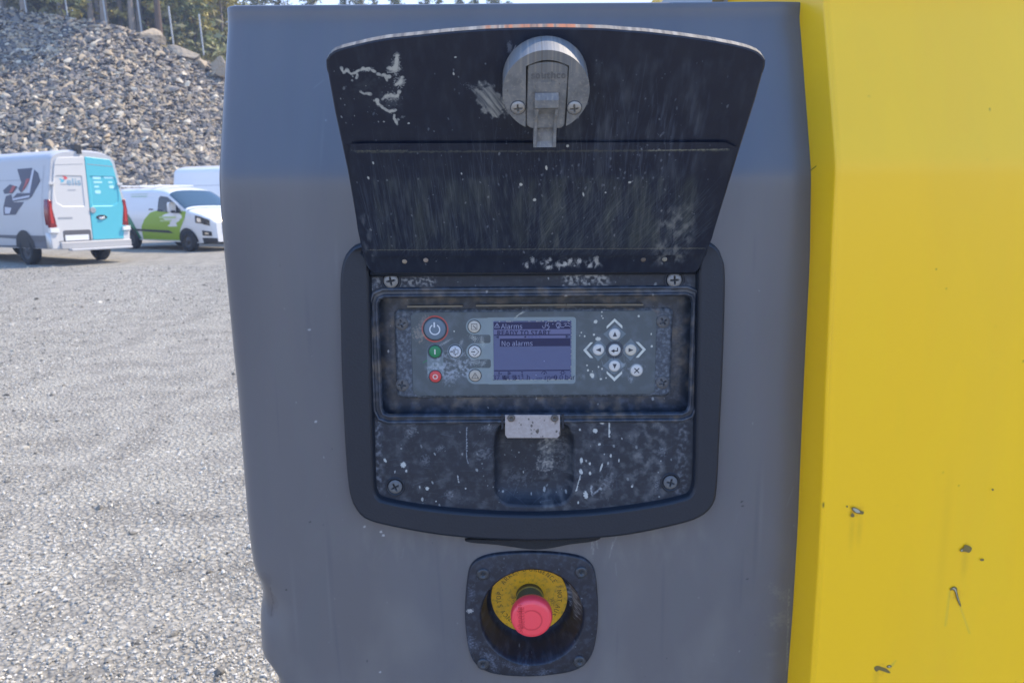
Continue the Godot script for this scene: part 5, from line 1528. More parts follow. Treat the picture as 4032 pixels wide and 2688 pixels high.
	# --- latch: a cast round body, a tongue plate let into it and a lever
	var cast_t := Paint.new(Rect2(-0.02, 0.10, 0.09, 0.10), 420, rgb8(112, 115, 118), 45)
	cast_t.dust(rgb8(134, 134, 132), 0.7, 90.0, 0.35, 0.75)
	cast_t.dust(rgb8(96, 98, 100), 0.6, 60.0, 0.5, 0.8)
	cast_t.dust(rgb8(160, 152, 140), 0.5, 300.0, 0.55, 0.8)
	cast_t.specks(60, -0.02, 0.1, 0.07, 0.2, 0.0003, 0.0012, rgb8(84, 82, 78), 0.6)
	var cast := painted(cast_t.texture(), 0.55, 0.5)
	cast.heightmap_enabled = true; cast.heightmap_texture = grimy.heightmap_texture; cast.heightmap_scale = 0.008
	var H := 0.022
	var c := Vector2(0.0252, 0.185)
	var R := 0.0306
	var body := PackedVector2Array()
	# circle with a flat-sided slot cut out from below
	var sx0 := Vector2(0.011, 0.1837).x; var sx1 := Vector2(0.0405, 0.1835).x
	var top := Vector2(0.0249, 0.2086).y; var sh := Vector2(0.025, 0.2043).y
	for i in 97:
		var a := deg_to_rad(-90.0 + 360.0 * i / 96.0)
		var q := c + Vector2(cos(a), sin(a)) * R
		if q.x > sx0 and q.x < sx1 and q.y < c.y: continue
		body.append(q)
	var lo_r := c.y - sqrt(R * R - pow(sx1 - c.x, 2)); var lo_l := c.y - sqrt(R * R - pow(c.x - sx0, 2))
	# walk: right bottom corner, round to the left bottom corner, up the slot, arch, down again
	var ring := PackedVector2Array([Vector2(sx1, lo_r)])
	for i in 97:
		var a := deg_to_rad(-90.0 + 360.0 * i / 96.0)
		var q := c + Vector2(cos(a), sin(a)) * R
		if not (q.x > sx0 and q.x < sx1 and q.y < c.y): ring.append(q)
	ring.append(Vector2(sx0, lo_l))
	ring.append(Vector2(sx0, sh))
	for i in range(1, 8):
		var t := i / 8.0
		ring.append(Vector2(lerpf(sx0, sx1, t), lerpf(sh, top, sin(PI * t))))
	ring.append(Vector2(sx1, sh))
	g = Geo.new(cast_t.r)
	g.loft([g.loop3(ring, 0.0), g.loop3(ring, H - 0.001)], true, 1)
	g.strip(g.loop3(ring, H - 0.001), g.loop3(ring, H), 3)
	var face := PackedVector2Array()
	for q in ring:
		if face.is_empty() or face[-1].distance_to(q) > 0.0002: face.append(q)
	g.cap(g.loop3(face, H), 4)
	var latch := part("latch", g.done(cast), machine)
	latch.transform = at
	var floor_m := mat(Color(0.06, 0.065, 0.075), 0.6)
	g = Geo.new()
	g.plate(Outline.circle(c, R - 0.001, 40), 0.0, 0.010)
	part("latch_base", g.done(floor_m), latch)
	# tongue plate
	var tp := Outline.curve(PackedVector2Array([Vector2(0.0125, 0.2031), Vector2(0.0141, 0.2045), Vector2(0.0187, 0.2058), Vector2(0.025, 0.2066), Vector2(0.0312, 0.2061), Vector2(0.0365, 0.205), Vector2(0.0397, 0.2032), Vector2(0.0403, 0.201), Vector2(0.0403, 0.1887), Vector2(0.0399, 0.1742), Vector2(0.0396, 0.1622), Vector2(0.039, 0.1585), Vector2(0.0374, 0.1567), Vector2(0.0352, 0.1561), Vector2(0.0185, 0.1561), Vector2(0.0152, 0.1564), Vector2(0.013, 0.1578), Vector2(0.0114, 0.1606), Vector2(0.0116, 0.1774), Vector2(0.0121, 0.1946)]), 2)
	g = Geo.new(cast_t.r)
	g.plate(tp, 0.009, 0.0214, 0.0008)
	var tongue := part("tongue_plate", g.done(cast), latch)
	part("cast_lettering", writing("southco", 0.0045, mat(Color(0.12, 0.123, 0.127), 0.6), Vector3(0.0266, 0.1972, 0.0214), Basis(), null, true, 0.0006), latch)
	# window in the plate, darker, and the lever that comes out of it
	g = Geo.new(cast_t.r)
	g.plate(Outline.ccw(PackedVector2Array([Vector2(0.0181, 0.1914), Vector2(0.02, 0.1925), Vector2(0.0253, 0.1931), Vector2(0.0316, 0.1927), Vector2(0.0342, 0.1914), Vector2(0.0341, 0.1835), Vector2(0.018, 0.1837)])), 0.020, 0.0218)
	part("lever_window", g.done(painted(cast_t.texture(), 0.4)), latch)
	g = Geo.new(cast_t.r)
	g.smooth(1)
	# profile of the lever: a hump, then a trough that reaches past the body
	var lv := [[0.0257, 0.1848, 0.0225], [0.0258, 0.1812, 0.0262], [0.0258, 0.1754, 0.0265], [0.0259, 0.173, 0.0240], [0.0257, 0.1683, 0.0215], [0.0255, 0.1617, 0.0195], [0.0253, 0.1525, 0.0200], [0.0252, 0.1461, 0.0215]]
	var half := [0.0084, 0.0085, 0.0085, 0.0084, 0.0082, 0.0082, 0.0083, 0.0084]
	var rowa := []
	for i in lv.size():
		var hw: float = half[i]
		var q = lv[i]
		var lift := 0.0028 if i >= 4 else 0.0
		rowa.append(PackedVector3Array([Vector3(q[0] - hw, q[1], 0.014), Vector3(q[0] - hw, q[1], q[2] + lift - 0.0005), Vector3(q[0] - hw * 0.93, q[1], q[2] + lift), Vector3(q[0] - hw * 0.74, q[1], q[2] + lift), Vector3(q[0] - hw * 0.66, q[1], q[2]), Vector3(q[0], q[1], q[2]), Vector3(q[0] + hw * 0.66, q[1], q[2]), Vector3(q[0] + hw * 0.74, q[1], q[2] + lift), Vector3(q[0] + hw * 0.93, q[1], q[2] + lift), Vector3(q[0] + hw, q[1], q[2] + lift - 0.0005), Vector3(q[0] + hw, q[1], 0.014)]))
	g.smooth(-1)
	for i in rowa.size() - 1:
		for j in 10: g.quad(rowa[i + 1][j], rowa[i + 1][j + 1], rowa[i][j + 1], rowa[i][j])
	var last: PackedVector3Array = rowa[-1]
	var tip := PackedVector3Array()
	for q in last: tip.append(Vector3(q.x, q.y - 0.0035 , 0.0245 if q.z > 0.015 else 0.016))
	for j in 10: g.quad(tip[j], tip[j + 1], last[j + 1], last[j])
	g.cap(PackedVector3Array([tip[1] + Vector3(0, 0, 0), Vector3(tip[1].x, tip[1].y - 0.0002, 0.016), Vector3(tip[9].x, tip[9].y - 0.0002, 0.016), tip[9]]))
	g.quad(Vector3(tip[1].x, tip[1].y, 0.014), Vector3(tip[9].x, tip[9].y, 0.014), tip[9], tip[1])
	part("lever", g.done(cast), latch)
	var zinc := mat(Color(0.34, 0.33, 0.31), 0.45, 0.4)
	for q in [Vector2(0.0055, 0.1735), Vector2(0.0457, 0.1731)]:
		g = Geo.new()
		g.lathe(PackedVector2Array([Vector2(0.0056, 0.0), Vector2(0.0053, 0.0006), Vector2(0.0045, 0.0004)]), 28)
		part("screw_seat", g.done(floor_m), latch, Vector3(q.x, q.y, H))
		screw(latch, Vector3(q.x, q.y, H + 0.0001), 0.0050, 0.15, zinc)


func build_controller() -> void:
	var z := -0.0100
	var a := Vector2(-0.1095, -0.1008); var b := Vector2(0.15, -0.1859)
	var body := Outline.even(Outline.rrect(a, b, 0.004), 120)
	var area := Rect2(-0.13, -0.20, 0.30, 0.11)
	# the rough grey housing
	var ht := Paint.new(area, 800, rgb8(74, 80, 88), 51)
	ht.dust(rgb8(112, 120, 130), 0.8, 220.0, 0.42, 0.72)
	ht.dust(rgb8(52, 58, 68), 0.6, 150.0, 0.5, 0.75)
	ht.dust(rgb8(124, 112, 100), 0.7, 60.0, 0.50, 0.75, 0.10, -0.11, 0.17, -0.09)
	ht.dust(rgb8(150, 146, 136), 0.7, 140.0, 0.42, 0.7, -0.13, -0.1015, 0.16, -0.0975, 0.3, 0.001)
	var g := Geo.new(area)
	g.loft([g.loop3(body, -0.021), g.loop3(body, z - 0.0025)], true, 1)
	g.loft([g.loop3(body, z - 0.0025), g.loop3(Outline.inset(body, 0.0008), z - 0.0008), g.loop3(Outline.inset(body, 0.0025), z)], false, 3)
	g.cap(g.loop3(Outline.inset(body, 0.0025), z), 4)
	var hm := painted(ht.texture(), 0.7)
	hm.heightmap_enabled = true; hm.heightmap_texture = noise_tex(0.15, FastNoiseLite.TYPE_SIMPLEX, 512, null, 68, 3); hm.heightmap_scale = 0.01
	var unit := machine_part("controller", g.done(hm))

	# --- printed keypad film
	var base := rgb8(75, 84, 89)
	var light := rgb8(124, 138, 142)
	var mid := rgb8(100, 114, 122)
	var dark := rgb8(50, 60, 72)
	var pt := Paint.new(area, 1500, base, 52)
	var p0 := Vector2(-0.094, -0.1034); var p1 := Vector2(0.1345, -0.183)
	# light field round the screen, with rounded left ends at the three buttons
	var br := 0.0078
	for q in [Vector2(-0.035, -0.117), Vector2(-0.0351, -0.1406), Vector2(-0.0351, -0.1641)]:
		pt.fill(Outline.circle(q, br, 40), light)
		pt.fill(Outline.ccw(PackedVector2Array([q + Vector2(0, br), Vector2(0.01, q.y + br), Vector2(0.01, q.y - br), q - Vector2(0, br)])), light)
	pt.fill(Outline.rrect(Vector2(-0.0244, -0.1087), Vector2(0.0596, -0.1723), 0.003), light)
	pt.fill(Outline.ccw(PackedVector2Array([Vector2(-0.0349, -0.1094), Vector2(-0.0156, -0.1094), Vector2(-0.0158, -0.125), Vector2(-0.0351, -0.1248)])), light)
	pt.fill(Outline.ccw(PackedVector2Array([Vector2(-0.035, -0.1563), Vector2(-0.0162, -0.1564), Vector2(-0.0163, -0.1719), Vector2(-0.0353, -0.1719)])), light)
	for q in [[Vector2(-0.0303, -0.1249), Vector2(-0.02, -0.1328)], [Vector2(-0.0306, -0.1481), Vector2(-0.02, -0.1565)]]:
		pt.fill(Outline.rrect(q[0] - Vector2(0.012, 0), q[1], 0.002), base)
	# light strip that joins start and stop
	pt.fill(Outline.rrect(Vector2(-0.0797, -0.1405), Vector2(-0.0645, -0.1642), 0.001), rgb8(108, 122, 128))
	pt.fill(Outline.circle(Vector2(-0.0719, -0.1405), 0.0078, 36), rgb8(100, 114, 122))
	pt.ring(Vector2(-0.072, -0.1403), 0.0068, 0.0009, rgb8(66, 80, 92))
	for q in [Vector2(-0.0533, -0.1405)]: pt.fill(Outline.circle(q, 0.0074, 36), mid)
	# start mark between the two
	var sc := Vector2(-0.0721, -0.1532)
	var sr := 0.0021
	for i in 20:
		var t0 := deg_to_rad(125.0 + 290.0 * i / 20.0); var t1 := deg_to_rad(125.0 + 290.0 * (i + 1) / 20.0)
		pt.line(sc + Vector2(cos(t0), sin(t0)) * sr, sc + Vector2(cos(t1), sin(t1)) * sr, 0.0005, rgb8(176, 184, 182), 1.0)
		pt.line(sc + Vector2(cos(t0), sin(t0)) * sr * 1.45, sc + Vector2(cos(t1), sin(t1)) * sr * 1.45, 0.0005, rgb8(160, 170, 170), 0.7)
	# power ring
	pt.fill(Outline.circle(Vector2(-0.0716, -0.1191), 0.0113, 40), rgb8(96, 108, 116))
	pt.ring(Vector2(-0.0716, -0.1191), 0.0119, 0.0013, rgb8(176, 68, 62))
	# arrow pad
	var pc := Vector2(0.0958, -0.1401)
	var sq := 0.0084
	for k in 4:
		var t := PI / 2 * k
		var o := Vector2(cos(t), sin(t)); var s := Vector2(-sin(t), cos(t))
		var cc := pc + o * sq * 1.80
		pt.fill(Outline.ccw(PackedVector2Array([cc + o * sq * 1.0, cc + s * sq * 1.27, cc - o * sq * 1.20, cc - s * sq * 1.27])), mid)
	pt.fill(Outline.circle(pc, sq * 1.02, 40), dark)
	# chevrons
	var white := rgb8(196, 200, 192)
	for q in [PackedVector2Array([Vector2(0.0882, -0.1202), Vector2(0.0881, -0.1178), Vector2(0.0954, -0.1104), Vector2(0.1028, -0.1173), Vector2(0.1028, -0.1202), Vector2(0.0955, -0.1133)]), PackedVector2Array([Vector2(0.0888, -0.1602), Vector2(0.0888, -0.1627), Vector2(0.0963, -0.1703), Vector2(0.1034, -0.163), Vector2(0.1033, -0.1603), Vector2(0.0962, -0.1668)]), PackedVector2Array([Vector2(0.0757, -0.1328), Vector2(0.0733, -0.1328), Vector2(0.0665, -0.1402), Vector2(0.073, -0.1476), Vector2(0.076, -0.1477), Vector2(0.0696, -0.1399)]), PackedVector2Array([Vector2(0.1154, -0.1327), Vector2(0.1182, -0.1327), Vector2(0.1253, -0.14), Vector2(0.1185, -0.1477), Vector2(0.1157, -0.1477), Vector2(0.1222, -0.14)])]:
		pt.fill(Outline.ccw(q), white)
	pt.ring(Vector2(0.1168, -0.1597), 0.0059, 0.0009, rgb8(150, 160, 160))
	# wear: dust, smears, dried splashes
	pt.dust(rgb8(108, 120, 134), 0.35, 60.0, 0.45, 0.85)
	var pale := rgb8(176, 184, 190)
	pt.dust(rgb8(160, 170, 182), 0.75, 210.0, 0.43, 0.68, -0.083, -0.168, -0.034, -0.150)
	pt.dust(rgb8(156, 166, 178), 0.6, 200.0, 0.48, 0.7, -0.078, -0.16, -0.036, -0.137)
	pt.dust(rgb8(150, 160, 172), 0.5, 180.0, 0.46, 0.75, -0.083, -0.170, 0.11, -0.161, 0.5)
	pt.dust(rgb8(150, 158, 160), 0.55, 180.0, 0.46, 0.75, -0.085, -0.104, 0.13, -0.098, 0.4, 0.002)
	pt.dust(rgb8(150, 160, 172), 0.5, 150.0, 0.5, 0.75, 0.088, -0.165, 0.128, -0.148)
	for q in [[Vector2(-0.0863, -0.1244), 0.006, 0.008, 0.4, rgb8(150, 138, 124), 0.7], [Vector2(-0.0818, -0.1117), 0.004, 0.007, -0.5, rgb8(136, 128, 120), 0.6], [Vector2(-0.0358, -0.1279), 0.0045, 0.0026, -0.6, rgb8(178, 182, 174), 0.8], [Vector2(-0.028, -0.131), 0.0022, 0.0060, 0.2, rgb8(168, 174, 168), 0.75], [Vector2(-0.0349, -0.1507), 0.0075, 0.0040, -0.2, rgb8(160, 168, 170), 0.65], [Vector2(-0.027, -0.152), 0.0045, 0.0020, 0.8, rgb8(160, 168, 170), 0.7], [Vector2(-0.0492, -0.1537), 0.0018, 0.0060, 0.3, rgb8(172, 180, 186), 0.7], [Vector2(-0.0473, -0.1321), 0.0016, 0.0036, -0.4, rgb8(172, 180, 186), 0.7], [Vector2(-0.0624, -0.132), 0.0075, 0.0012, 0.5, rgb8(172, 178, 178), 0.75], [Vector2(-0.0577, -0.1655), 0.009, 0.006, 0.7, rgb8(150, 160, 172), 0.55], [Vector2(0.1119, -0.1689), 0.0024, 0.0034, 0.0, rgb8(170, 178, 186), 0.6], [Vector2(0.1038, -0.155), 0.0040, 0.0014, 0.7, rgb8(168, 176, 178), 0.6], [Vector2(0.1057, -0.1396), 0.0030, 0.0055, 0.0, rgb8(138, 136, 132), 0.6]]:
		pt.blob(q[0], q[1], q[2], q[3], q[4], q[5], 0.6, 0.5, 0.6)
	for q in [[Vector2(0.0778, -0.1134), 0.0020, 0.0020], [Vector2(0.0835, -0.1043), 0.0008, 0.0009], [Vector2(0.0846, -0.1101), 0.0008, 0.0008], [Vector2(0.0834, -0.108), 0.0007, 0.0009], [Vector2(0.1178, -0.1084), 0.0011, 0.0012], [Vector2(0.0764, -0.1256), 0.0012, 0.0012], [Vector2(0.0647, -0.1235), 0.0008, 0.0008], [Vector2(0.0678, -0.127), 0.0009, 0.0011], [Vector2(0.0804, -0.1296), 0.0028, 0.0020], [Vector2(0.0712, -0.1595), 0.0012, 0.0013], [Vector2(0.0749, -0.1638), 0.0024, 0.0018], [Vector2(0.0755, -0.1655), 0.0017, 0.0016], [Vector2(0.0811, -0.1563), 0.0009, 0.0011], [Vector2(0.0844, -0.1582), 0.0009, 0.0011], [Vector2(0.0834, -0.168), 0.0013, 0.0010], [Vector2(0.0883, -0.167), 0.0008, 0.0009], [Vector2(0.0703, -0.1547), 0.0009, 0.0009], [Vector2(0.1298, -0.1253), 0.0007, 0.0012], [Vector2(0.1306, -0.137), 0.0012, 0.0012], [Vector2(-0.0538, -0.1214), 0.0008, 0.0008], [Vector2(0.0632, -0.1263), 0.0005, 0.0006], [Vector2(0.0754, -0.1605), 0.0006, 0.0007]]:
		pt.blob(q[0], q[1], q[2], 0.0, rgb8(190, 192, 184), 0.95, 0.2)
	pt.path(PackedVector2Array([Vector2(0.0128, -0.1031), Vector2(0.0065, -0.1062), Vector2(0.0026, -0.1096)]), 0.0013, rgb8(170, 172, 164), 0.5, 0.0005)
	pt.path(PackedVector2Array([Vector2(0.0104, -0.1033), Vector2(0.0046, -0.1076)]), 0.0008, rgb8(176, 178, 170), 0.6, 0.0004)
	pt.scratches(50, 0.08, -0.168, 0.11, -0.15, 100, 8, 0.004, 0.011, rgb8(160, 170, 182), 0.5)
	pt.scratches(70, -0.1, -0.168, 0.12, -0.10, 20, 60, 0.002, 0.01, rgb8(140, 152, 164), 0.35)
	pt.line(Vector2(-0.0804, -0.1488), Vector2(-0.0835, -0.1513), 0.0010, rgb8(40, 130, 74), 0.5, 0.0006)
	var kr := 0.0014
	var film := Outline.even(Outline.rrect(p0, p1, kr * 2.0), 100)
	g = Geo.new(area)
	g.loft([g.loop3(film, z - 0.0001), g.loop3(film, z + 0.0006), g.loop3(Outline.inset(film, 0.0003), z + 0.0008)], true, 1)
	g.cap(g.loop3(Outline.inset(film, 0.0003), z + 0.0008), 5)
	var keypad := part("keypad", g.done(painted(pt.texture(), 0.45)), unit)
	var F := z + 0.0008

	# --- screen
	var lcd := mat(Color(0.084, 0.103, 0.185), 0.25)
	lcd.emission_enabled = true; lcd.emission = Color(0.20, 0.22, 0.45); lcd.emission_energy_multiplier = 0.05
	var ink := mat(Color(0.012, 0.018, 0.07), 0.25)
	var pix := mat(Color(0.23, 0.25, 0.38), 0.4)
	var faint := mat(Color(0.055, 0.062, 0.19), 0.3)
	var crust := mat(Color(0.34, 0.33, 0.33), 0.8)
	var S := F + 0.0004
	g = Geo.new()
	g.plate(Outline.rrect(Vector2(-0.0173, -0.1121), Vector2(0.0555, -0.1681), 0.0012), F - 0.0002, S, 0.0002)
	var sm := g.done(lcd)
	var L1 := S + 0.00012; var L2 := S + 0.00024
	sm = flat([Outline.rrect(Vector2(-0.0168, -0.1194), Vector2(0.0544, -0.1253), 0.0001, 1), Outline.rrect(Vector2(-0.0119, -0.1254), Vector2(0.0498, -0.1289), 0.0001, 1)], S + 0.00006, mat(Color(0.125, 0.135, 0.25), 0.25), sm)
	sm = flat([Outline.rrect(Vector2(-0.0167, -0.1132), Vector2(0.0544, -0.1199), 0.0001, 1), Outline.rrect(Vector2(-0.0113, -0.1286), Vector2(0.0544, -0.1361), 0.0001, 1), Outline.rrect(Vector2(-0.0167, -0.1247), Vector2(0.0543, -0.1258), 0.0001, 1), Outline.rrect(Vector2(-0.017, -0.1586), Vector2(0.0544, -0.1597), 0.0001, 1), Outline.ccw(PackedVector2Array([Vector2(-0.0154, -0.1272), Vector2(-0.0123, -0.126), Vector2(-0.0124, -0.1284)])), Outline.ccw(PackedVector2Array([Vector2(0.0502, -0.1258), Vector2(0.0531, -0.1271), Vector2(0.0502, -0.1284)])), Outline.circle(Vector2(0.0124, -0.1271), 0.0009, 14)], L1, ink, sm)
	var ic := []
	# small marks of the bottom line: filter, fuel pump, hour glass, dial, pressure
	ic.append(bar(Vector2(-0.0133, -0.1626), Vector2(-0.0108, -0.1626), 0.0006)); ic.append(Outline.circle(Vector2(-0.0124, -0.161), 0.0008, 8)); ic.append(bar(Vector2(-0.0101, -0.1614), Vector2(-0.0101, -0.1631), 0.0005))
	ic.append(bar(Vector2(-0.0039, -0.1603), Vector2(-0.0039, -0.1629), 0.0007)); ic.append(bar(Vector2(-0.0026, -0.1603), Vector2(-0.0026, -0.1629), 0.0007)); ic.append(bar(Vector2(-0.004, -0.1628), Vector2(-0.0025, -0.1628), 0.0006)); ic.append(bar(Vector2(-0.004, -0.1605), Vector2(-0.0025, -0.1605), 0.0006)); ic.append(bar(Vector2(-0.0015, -0.1607), Vector2(-0.0015, -0.1627), 0.0005))
	ic.append(Outline.ccw(PackedVector2Array([Vector2(0.0082, -0.1603), Vector2(0.0104, -0.1603), Vector2(0.0093, -0.1616)]))); ic.append(Outline.ccw(PackedVector2Array([Vector2(0.0082, -0.1632), Vector2(0.0104, -0.1632), Vector2(0.0093, -0.1619)])))
	ic.append_array(hoop(Vector2(0.03, -0.1624), 0.0024, 0.0005, 0.0, 180.0)); ic.append(bar(Vector2(0.03, -0.1626), Vector2(0.0311, -0.1609), 0.0005)); ic.append(Outline.circle(Vector2(0.03, -0.1625), 0.0006, 8))
	for q in [[Vector2(0.0462, -0.16), Vector2(0.0486, -0.16)], [Vector2(0.0462, -0.163), Vector2(0.0486, -0.163)], [Vector2(0.0463, -0.16), Vector2(0.0463, -0.163)], [Vector2(0.0485, -0.16), Vector2(0.0486, -0.163)]]: ic.append(bar(q[0], q[1], 0.0005))
	for q in [Vector2(0.0452, -0.1615), Vector2(0.0496, -0.1615)]: ic.append(Outline.circle(q, 0.0005, 6))
	for q in [Vector2(-0.0069, -0.1647), Vector2(-0.0069, -0.1661)]: ic.append(Outline.circle(q, 0.0007, 4))
	sm = flat(ic, L1, ink, sm)
	sm = flat([Outline.circle(Vector2(0.0158, -0.1271), 0.0008, 10), Outline.circle(Vector2(0.0189, -0.1271), 0.0008, 10), Outline.circle(Vector2(0.0223, -0.1271), 0.0008, 10), Outline.circle(Vector2(0.0259, -0.1272), 0.0008, 10)], L1, faint, sm)
	var lt := []
	lt.append_array([bar(Vector2(-0.0163, -0.1182), Vector2(-0.0137, -0.114), 0.0005), bar(Vector2(-0.0137, -0.114), Vector2(-0.0114, -0.1181), 0.0005), bar(Vector2(-0.0163, -0.1181), Vector2(-0.0114, -0.1181), 0.0005), bar(Vector2(-0.0138, -0.1151), Vector2(-0.0138, -0.1169), 0.0005), Outline.circle(Vector2(-0.0138, -0.1175), 0.0003, 8)])
	lt.append_array(hoop(Vector2(0.0433, -0.1161), 0.0022, 0.0005)); lt.append_array(hoop(Vector2(0.0298, -0.1174), 0.0013, 0.0005, -210, 60)); lt.append_array(hoop(Vector2(0.0327, -0.1147), 0.0013, 0.0005, -270, 30))
	lt.append(bar(Vector2(0.0307, -0.1166), Vector2(0.032, -0.1154), 0.0006)); lt.append(bar(Vector2(0.0454, -0.1181), Vector2(0.0486, -0.1181), 0.0006))
	lt.append_array([bar(Vector2(0.0481, -0.1149), Vector2(0.0507, -0.1146), 0.0005), bar(Vector2(0.0507, -0.1146), Vector2(0.0498, -0.1167), 0.0005), bar(Vector2(0.0488, -0.1169), Vector2(0.0529, -0.1169), 0.0005), bar(Vector2(0.0517, -0.114), Vector2(0.0541, -0.1152), 0.0005), bar(Vector2(0.0529, -0.1169), Vector2(0.0542, -0.1178), 0.0005)])
	sm = flat(lt, L2, pix, sm)
	var ch := 0.0009 * 2.0
	sm = writing("Alarms", ch * 1.12, pix, Vector3(-0.0102, -0.1172, L2), Basis(), sm, false, 0.0, false)
	sm = writing("No alarms", ch * 1.12, pix, Vector3(-0.0102, -0.1333, L2), Basis(), sm, false, 0.0, false)
	sm = writing("READY TO START", ch * 1.16, ink, Vector3(-0.0142, -0.1234, L2), Basis(), sm, true, 0.0, false)
	for q in [["37 %", Vector2(-0.0116, -0.1659)], ["48 %", Vector2(-0.0024, -0.1659)], ["311 h", Vector2(0.009, -0.1659)], ["--- rpm", Vector2(0.0322, -0.1661)], ["0.0 bar", Vector2(0.0491, -0.1661)]]:
		sm = writing(q[0], ch * 0.68, ink, Vector3(q[1].x, q[1].y, L2), Basis(), sm)
	sm = writing("2", ch * 1.0, pix, Vector3(0.0337, -0.1189, L2), Basis(), sm)
	sm = writing("2", ch * 1.0, pix, Vector3(0.0433, -0.117, L2), Basis(), sm)
	# dried dirt caught along the frame of the glass
	var cr := []
	var r2 := RandomNumberGenerator.new()
	r2.seed = 5
	var c0 := Vector2(-0.0169, -0.1124); var c1 := Vector2(0.0552, -0.1679)
	for i in 70:
		var t := r2.randf()
		var q := Vector2(lerpf(c0.x, c1.x, t), c0.y) if i % 3 == 0 else Vector2(lerpf(c0.x, c1.x, t), c1.y) if i % 3 == 1 else Vector2(c1.x, lerpf(c0.y, c1.y, t))
		cr.append(Outline.circle(q, r2.randf_range(0.0002, 0.0007) * (1.0 if i % 3 == 2 else 2.0), 6, r2.randf_range(0.0002, 0.0005)))
	for k in cr.size(): pass
	var crusts := Geo.new()
	for q in cr: crusts.cap(crusts.loop3(q, L2 + 0.0001 + 0.00001 * cr.find(q)))
	sm = crusts.done(crust, sm)
	for q in [Vector2(0.038, -0.115), Vector2(0.0299, -0.15), Vector2(0.0223, -0.1633)]: sm = flat([Outline.circle(q, 0.0005, 8)], L2 + 0.0012, pix, sm)
	part("screen", sm, unit)

	# --- buttons
	var cap_white := mat(Color(0.56, 0.56, 0.54), 0.45)
	var cap_dirty := mat(Color(0.50, 0.48, 0.42), 0.5)
	var black := mat(Color(0.045, 0.05, 0.065), 0.5)
	var dark_seat := mat(Color(0.05, 0.055, 0.06), 0.7)  # dark seat ring round a button
	var make := func(called: String, at: Vector2, r: float, m: Material, seat: Material, icons: Array, im: Material) -> void:
		var gg := Geo.new()
		gg.lathe(PackedVector2Array([Vector2(r * 1.13, F - 0.0001), Vector2(r * 1.12, F + 0.0004), Vector2(r * 1.0, F + 0.0004)]), 32, 2, Vector3(at.x, at.y, 0))
		var me := gg.done(seat)
		gg = Geo.new()
		gg.lathe(PackedVector2Array([Vector2(r * 1.01, F), Vector2(r, F + 0.0011), Vector2(r * 0.94, F + 0.0015), Vector2(r * 0.6, F + 0.0017), Vector2(0.00001, F + 0.00175)]), 32, 2, Vector3(at.x, at.y, 0))
		me = gg.done(m, me)
		if icons.size(): me = flat(icons, F + 0.00195, im, me)
		part(called, me, unit)
	var u := 0.0055      # radius of a small button
	var c := Vector2(-0.0716, -0.1191)
	var pw := rgb8(206, 214, 220).srgb_to_linear()
	var ring := hoop(c + Vector2(0, -u * 0.05), u * 0.84, u * 0.2, 118.0, 422.0)
	ring.append(bar(c + Vector2(-u * 0.07, u * 0.3), c + Vector2(-u * 0.07, u * 1.2), u * 0.26))
	make.call("power_button", c, 0.01, mat(rgb8(98, 114, 128).srgb_to_linear(), 0.5), dark_seat, ring, mat(Color(0.58, 0.62, 0.66), 0.5))
	c = Vector2(-0.072, -0.1404)
	make.call("start_button", c, u * 1.02, mat(Color(0.022, 0.20, 0.085), 0.45), dark_seat, [Outline.rrect(c - Vector2(u * 0.11, u * 0.45), c + Vector2(u * 0.11, u * 0.45), u * 0.1)], cap_white)
	c = Vector2(-0.0723, -0.1642)
	make.call("stop_button", c, u * 1.0, mat(Color(0.58, 0.065, 0.065), 0.45), dark_seat, hoop(c, u * 0.36, u * 0.2), mat(Color(0.62, 0.42, 0.40), 0.5))
	c = Vector2(-0.0532, -0.1404)
	var ico := []
	for q in [[-0.3, 0.35, 0.45, 0.35], [-0.3, -0.35, 0.45, -0.35], [0.5, 0.3, 0.5, -0.3], [-0.75, 0.09, -0.25, 0.09], [-0.75, -0.09, -0.25, -0.09], [-0.25, 0.25, 0.0, 0.0], [-0.25, -0.25, 0.0, 0.0], [-0.75, 0.09, -0.75, -0.09]]: ico.append(bar(c + Vector2(q[0], q[1]) * u, c + Vector2(q[2], q[3]) * u, u * 0.09))
	ico.append(Outline.circle(c + Vector2(0.03, 0.58) * u, u * 0.1, 8)); ico.append(Outline.circle(c + Vector2(0.03, -0.58) * u, u * 0.1, 8))
	make.call("load_button", c, u, mat(Color(0.50, 0.53, 0.56), 0.5), dark_seat, ico, black)
	c = Vector2(-0.035, -0.117)
	ico = []
	for q in [[-0.48, 0.48, 0.48, 0.48], [-0.48, -0.48, 0.48, -0.48], [-0.48, 0.48, -0.48, -0.48], [0.48, 0.48, 0.48, -0.48]]: ico.append(bar(c + Vector2(q[0], q[1]) * u, c + Vector2(q[2], q[3]) * u, u * 0.08))
	ico.append(bar(c + Vector2(-0.2, 0.2) * u, c + Vector2(0.25, -0.25) * u, u * 0.11)); ico.append(Outline.circle(c + Vector2(0.27, -0.27) * u, u * 0.1, 8))
	make.call("view_button", c, u, cap_dirty, dark_seat, ico, black)
	c = Vector2(-0.0349, -0.1406)
	ico = []
	for q in [[-0.35, 0.35, 0.0, 0.7], [0.0, 0.7, 0.7, 0.0], [0.7, 0.0, 0.0, -0.7], [0.0, -0.7, -0.35, -0.35]]: ico.append(bar(c + Vector2(q[0], q[1]) * u, c + Vector2(q[2], q[3]) * u, u * 0.09))
	ico.append(bar(c + Vector2(-0.6, 0.0) * u, c + Vector2(0.0, 0.0) * u, u * 0.16)); ico.append(Outline.ccw(PackedVector2Array([c + Vector2(0.1, 0) * u, c + Vector2(-0.12, 0.17) * u, c + Vector2(-0.12, -0.17) * u])))
	make.call("menu_button", c, u, cap_white, dark_seat, ico, black)
	c = Vector2(-0.0349, -0.1635)
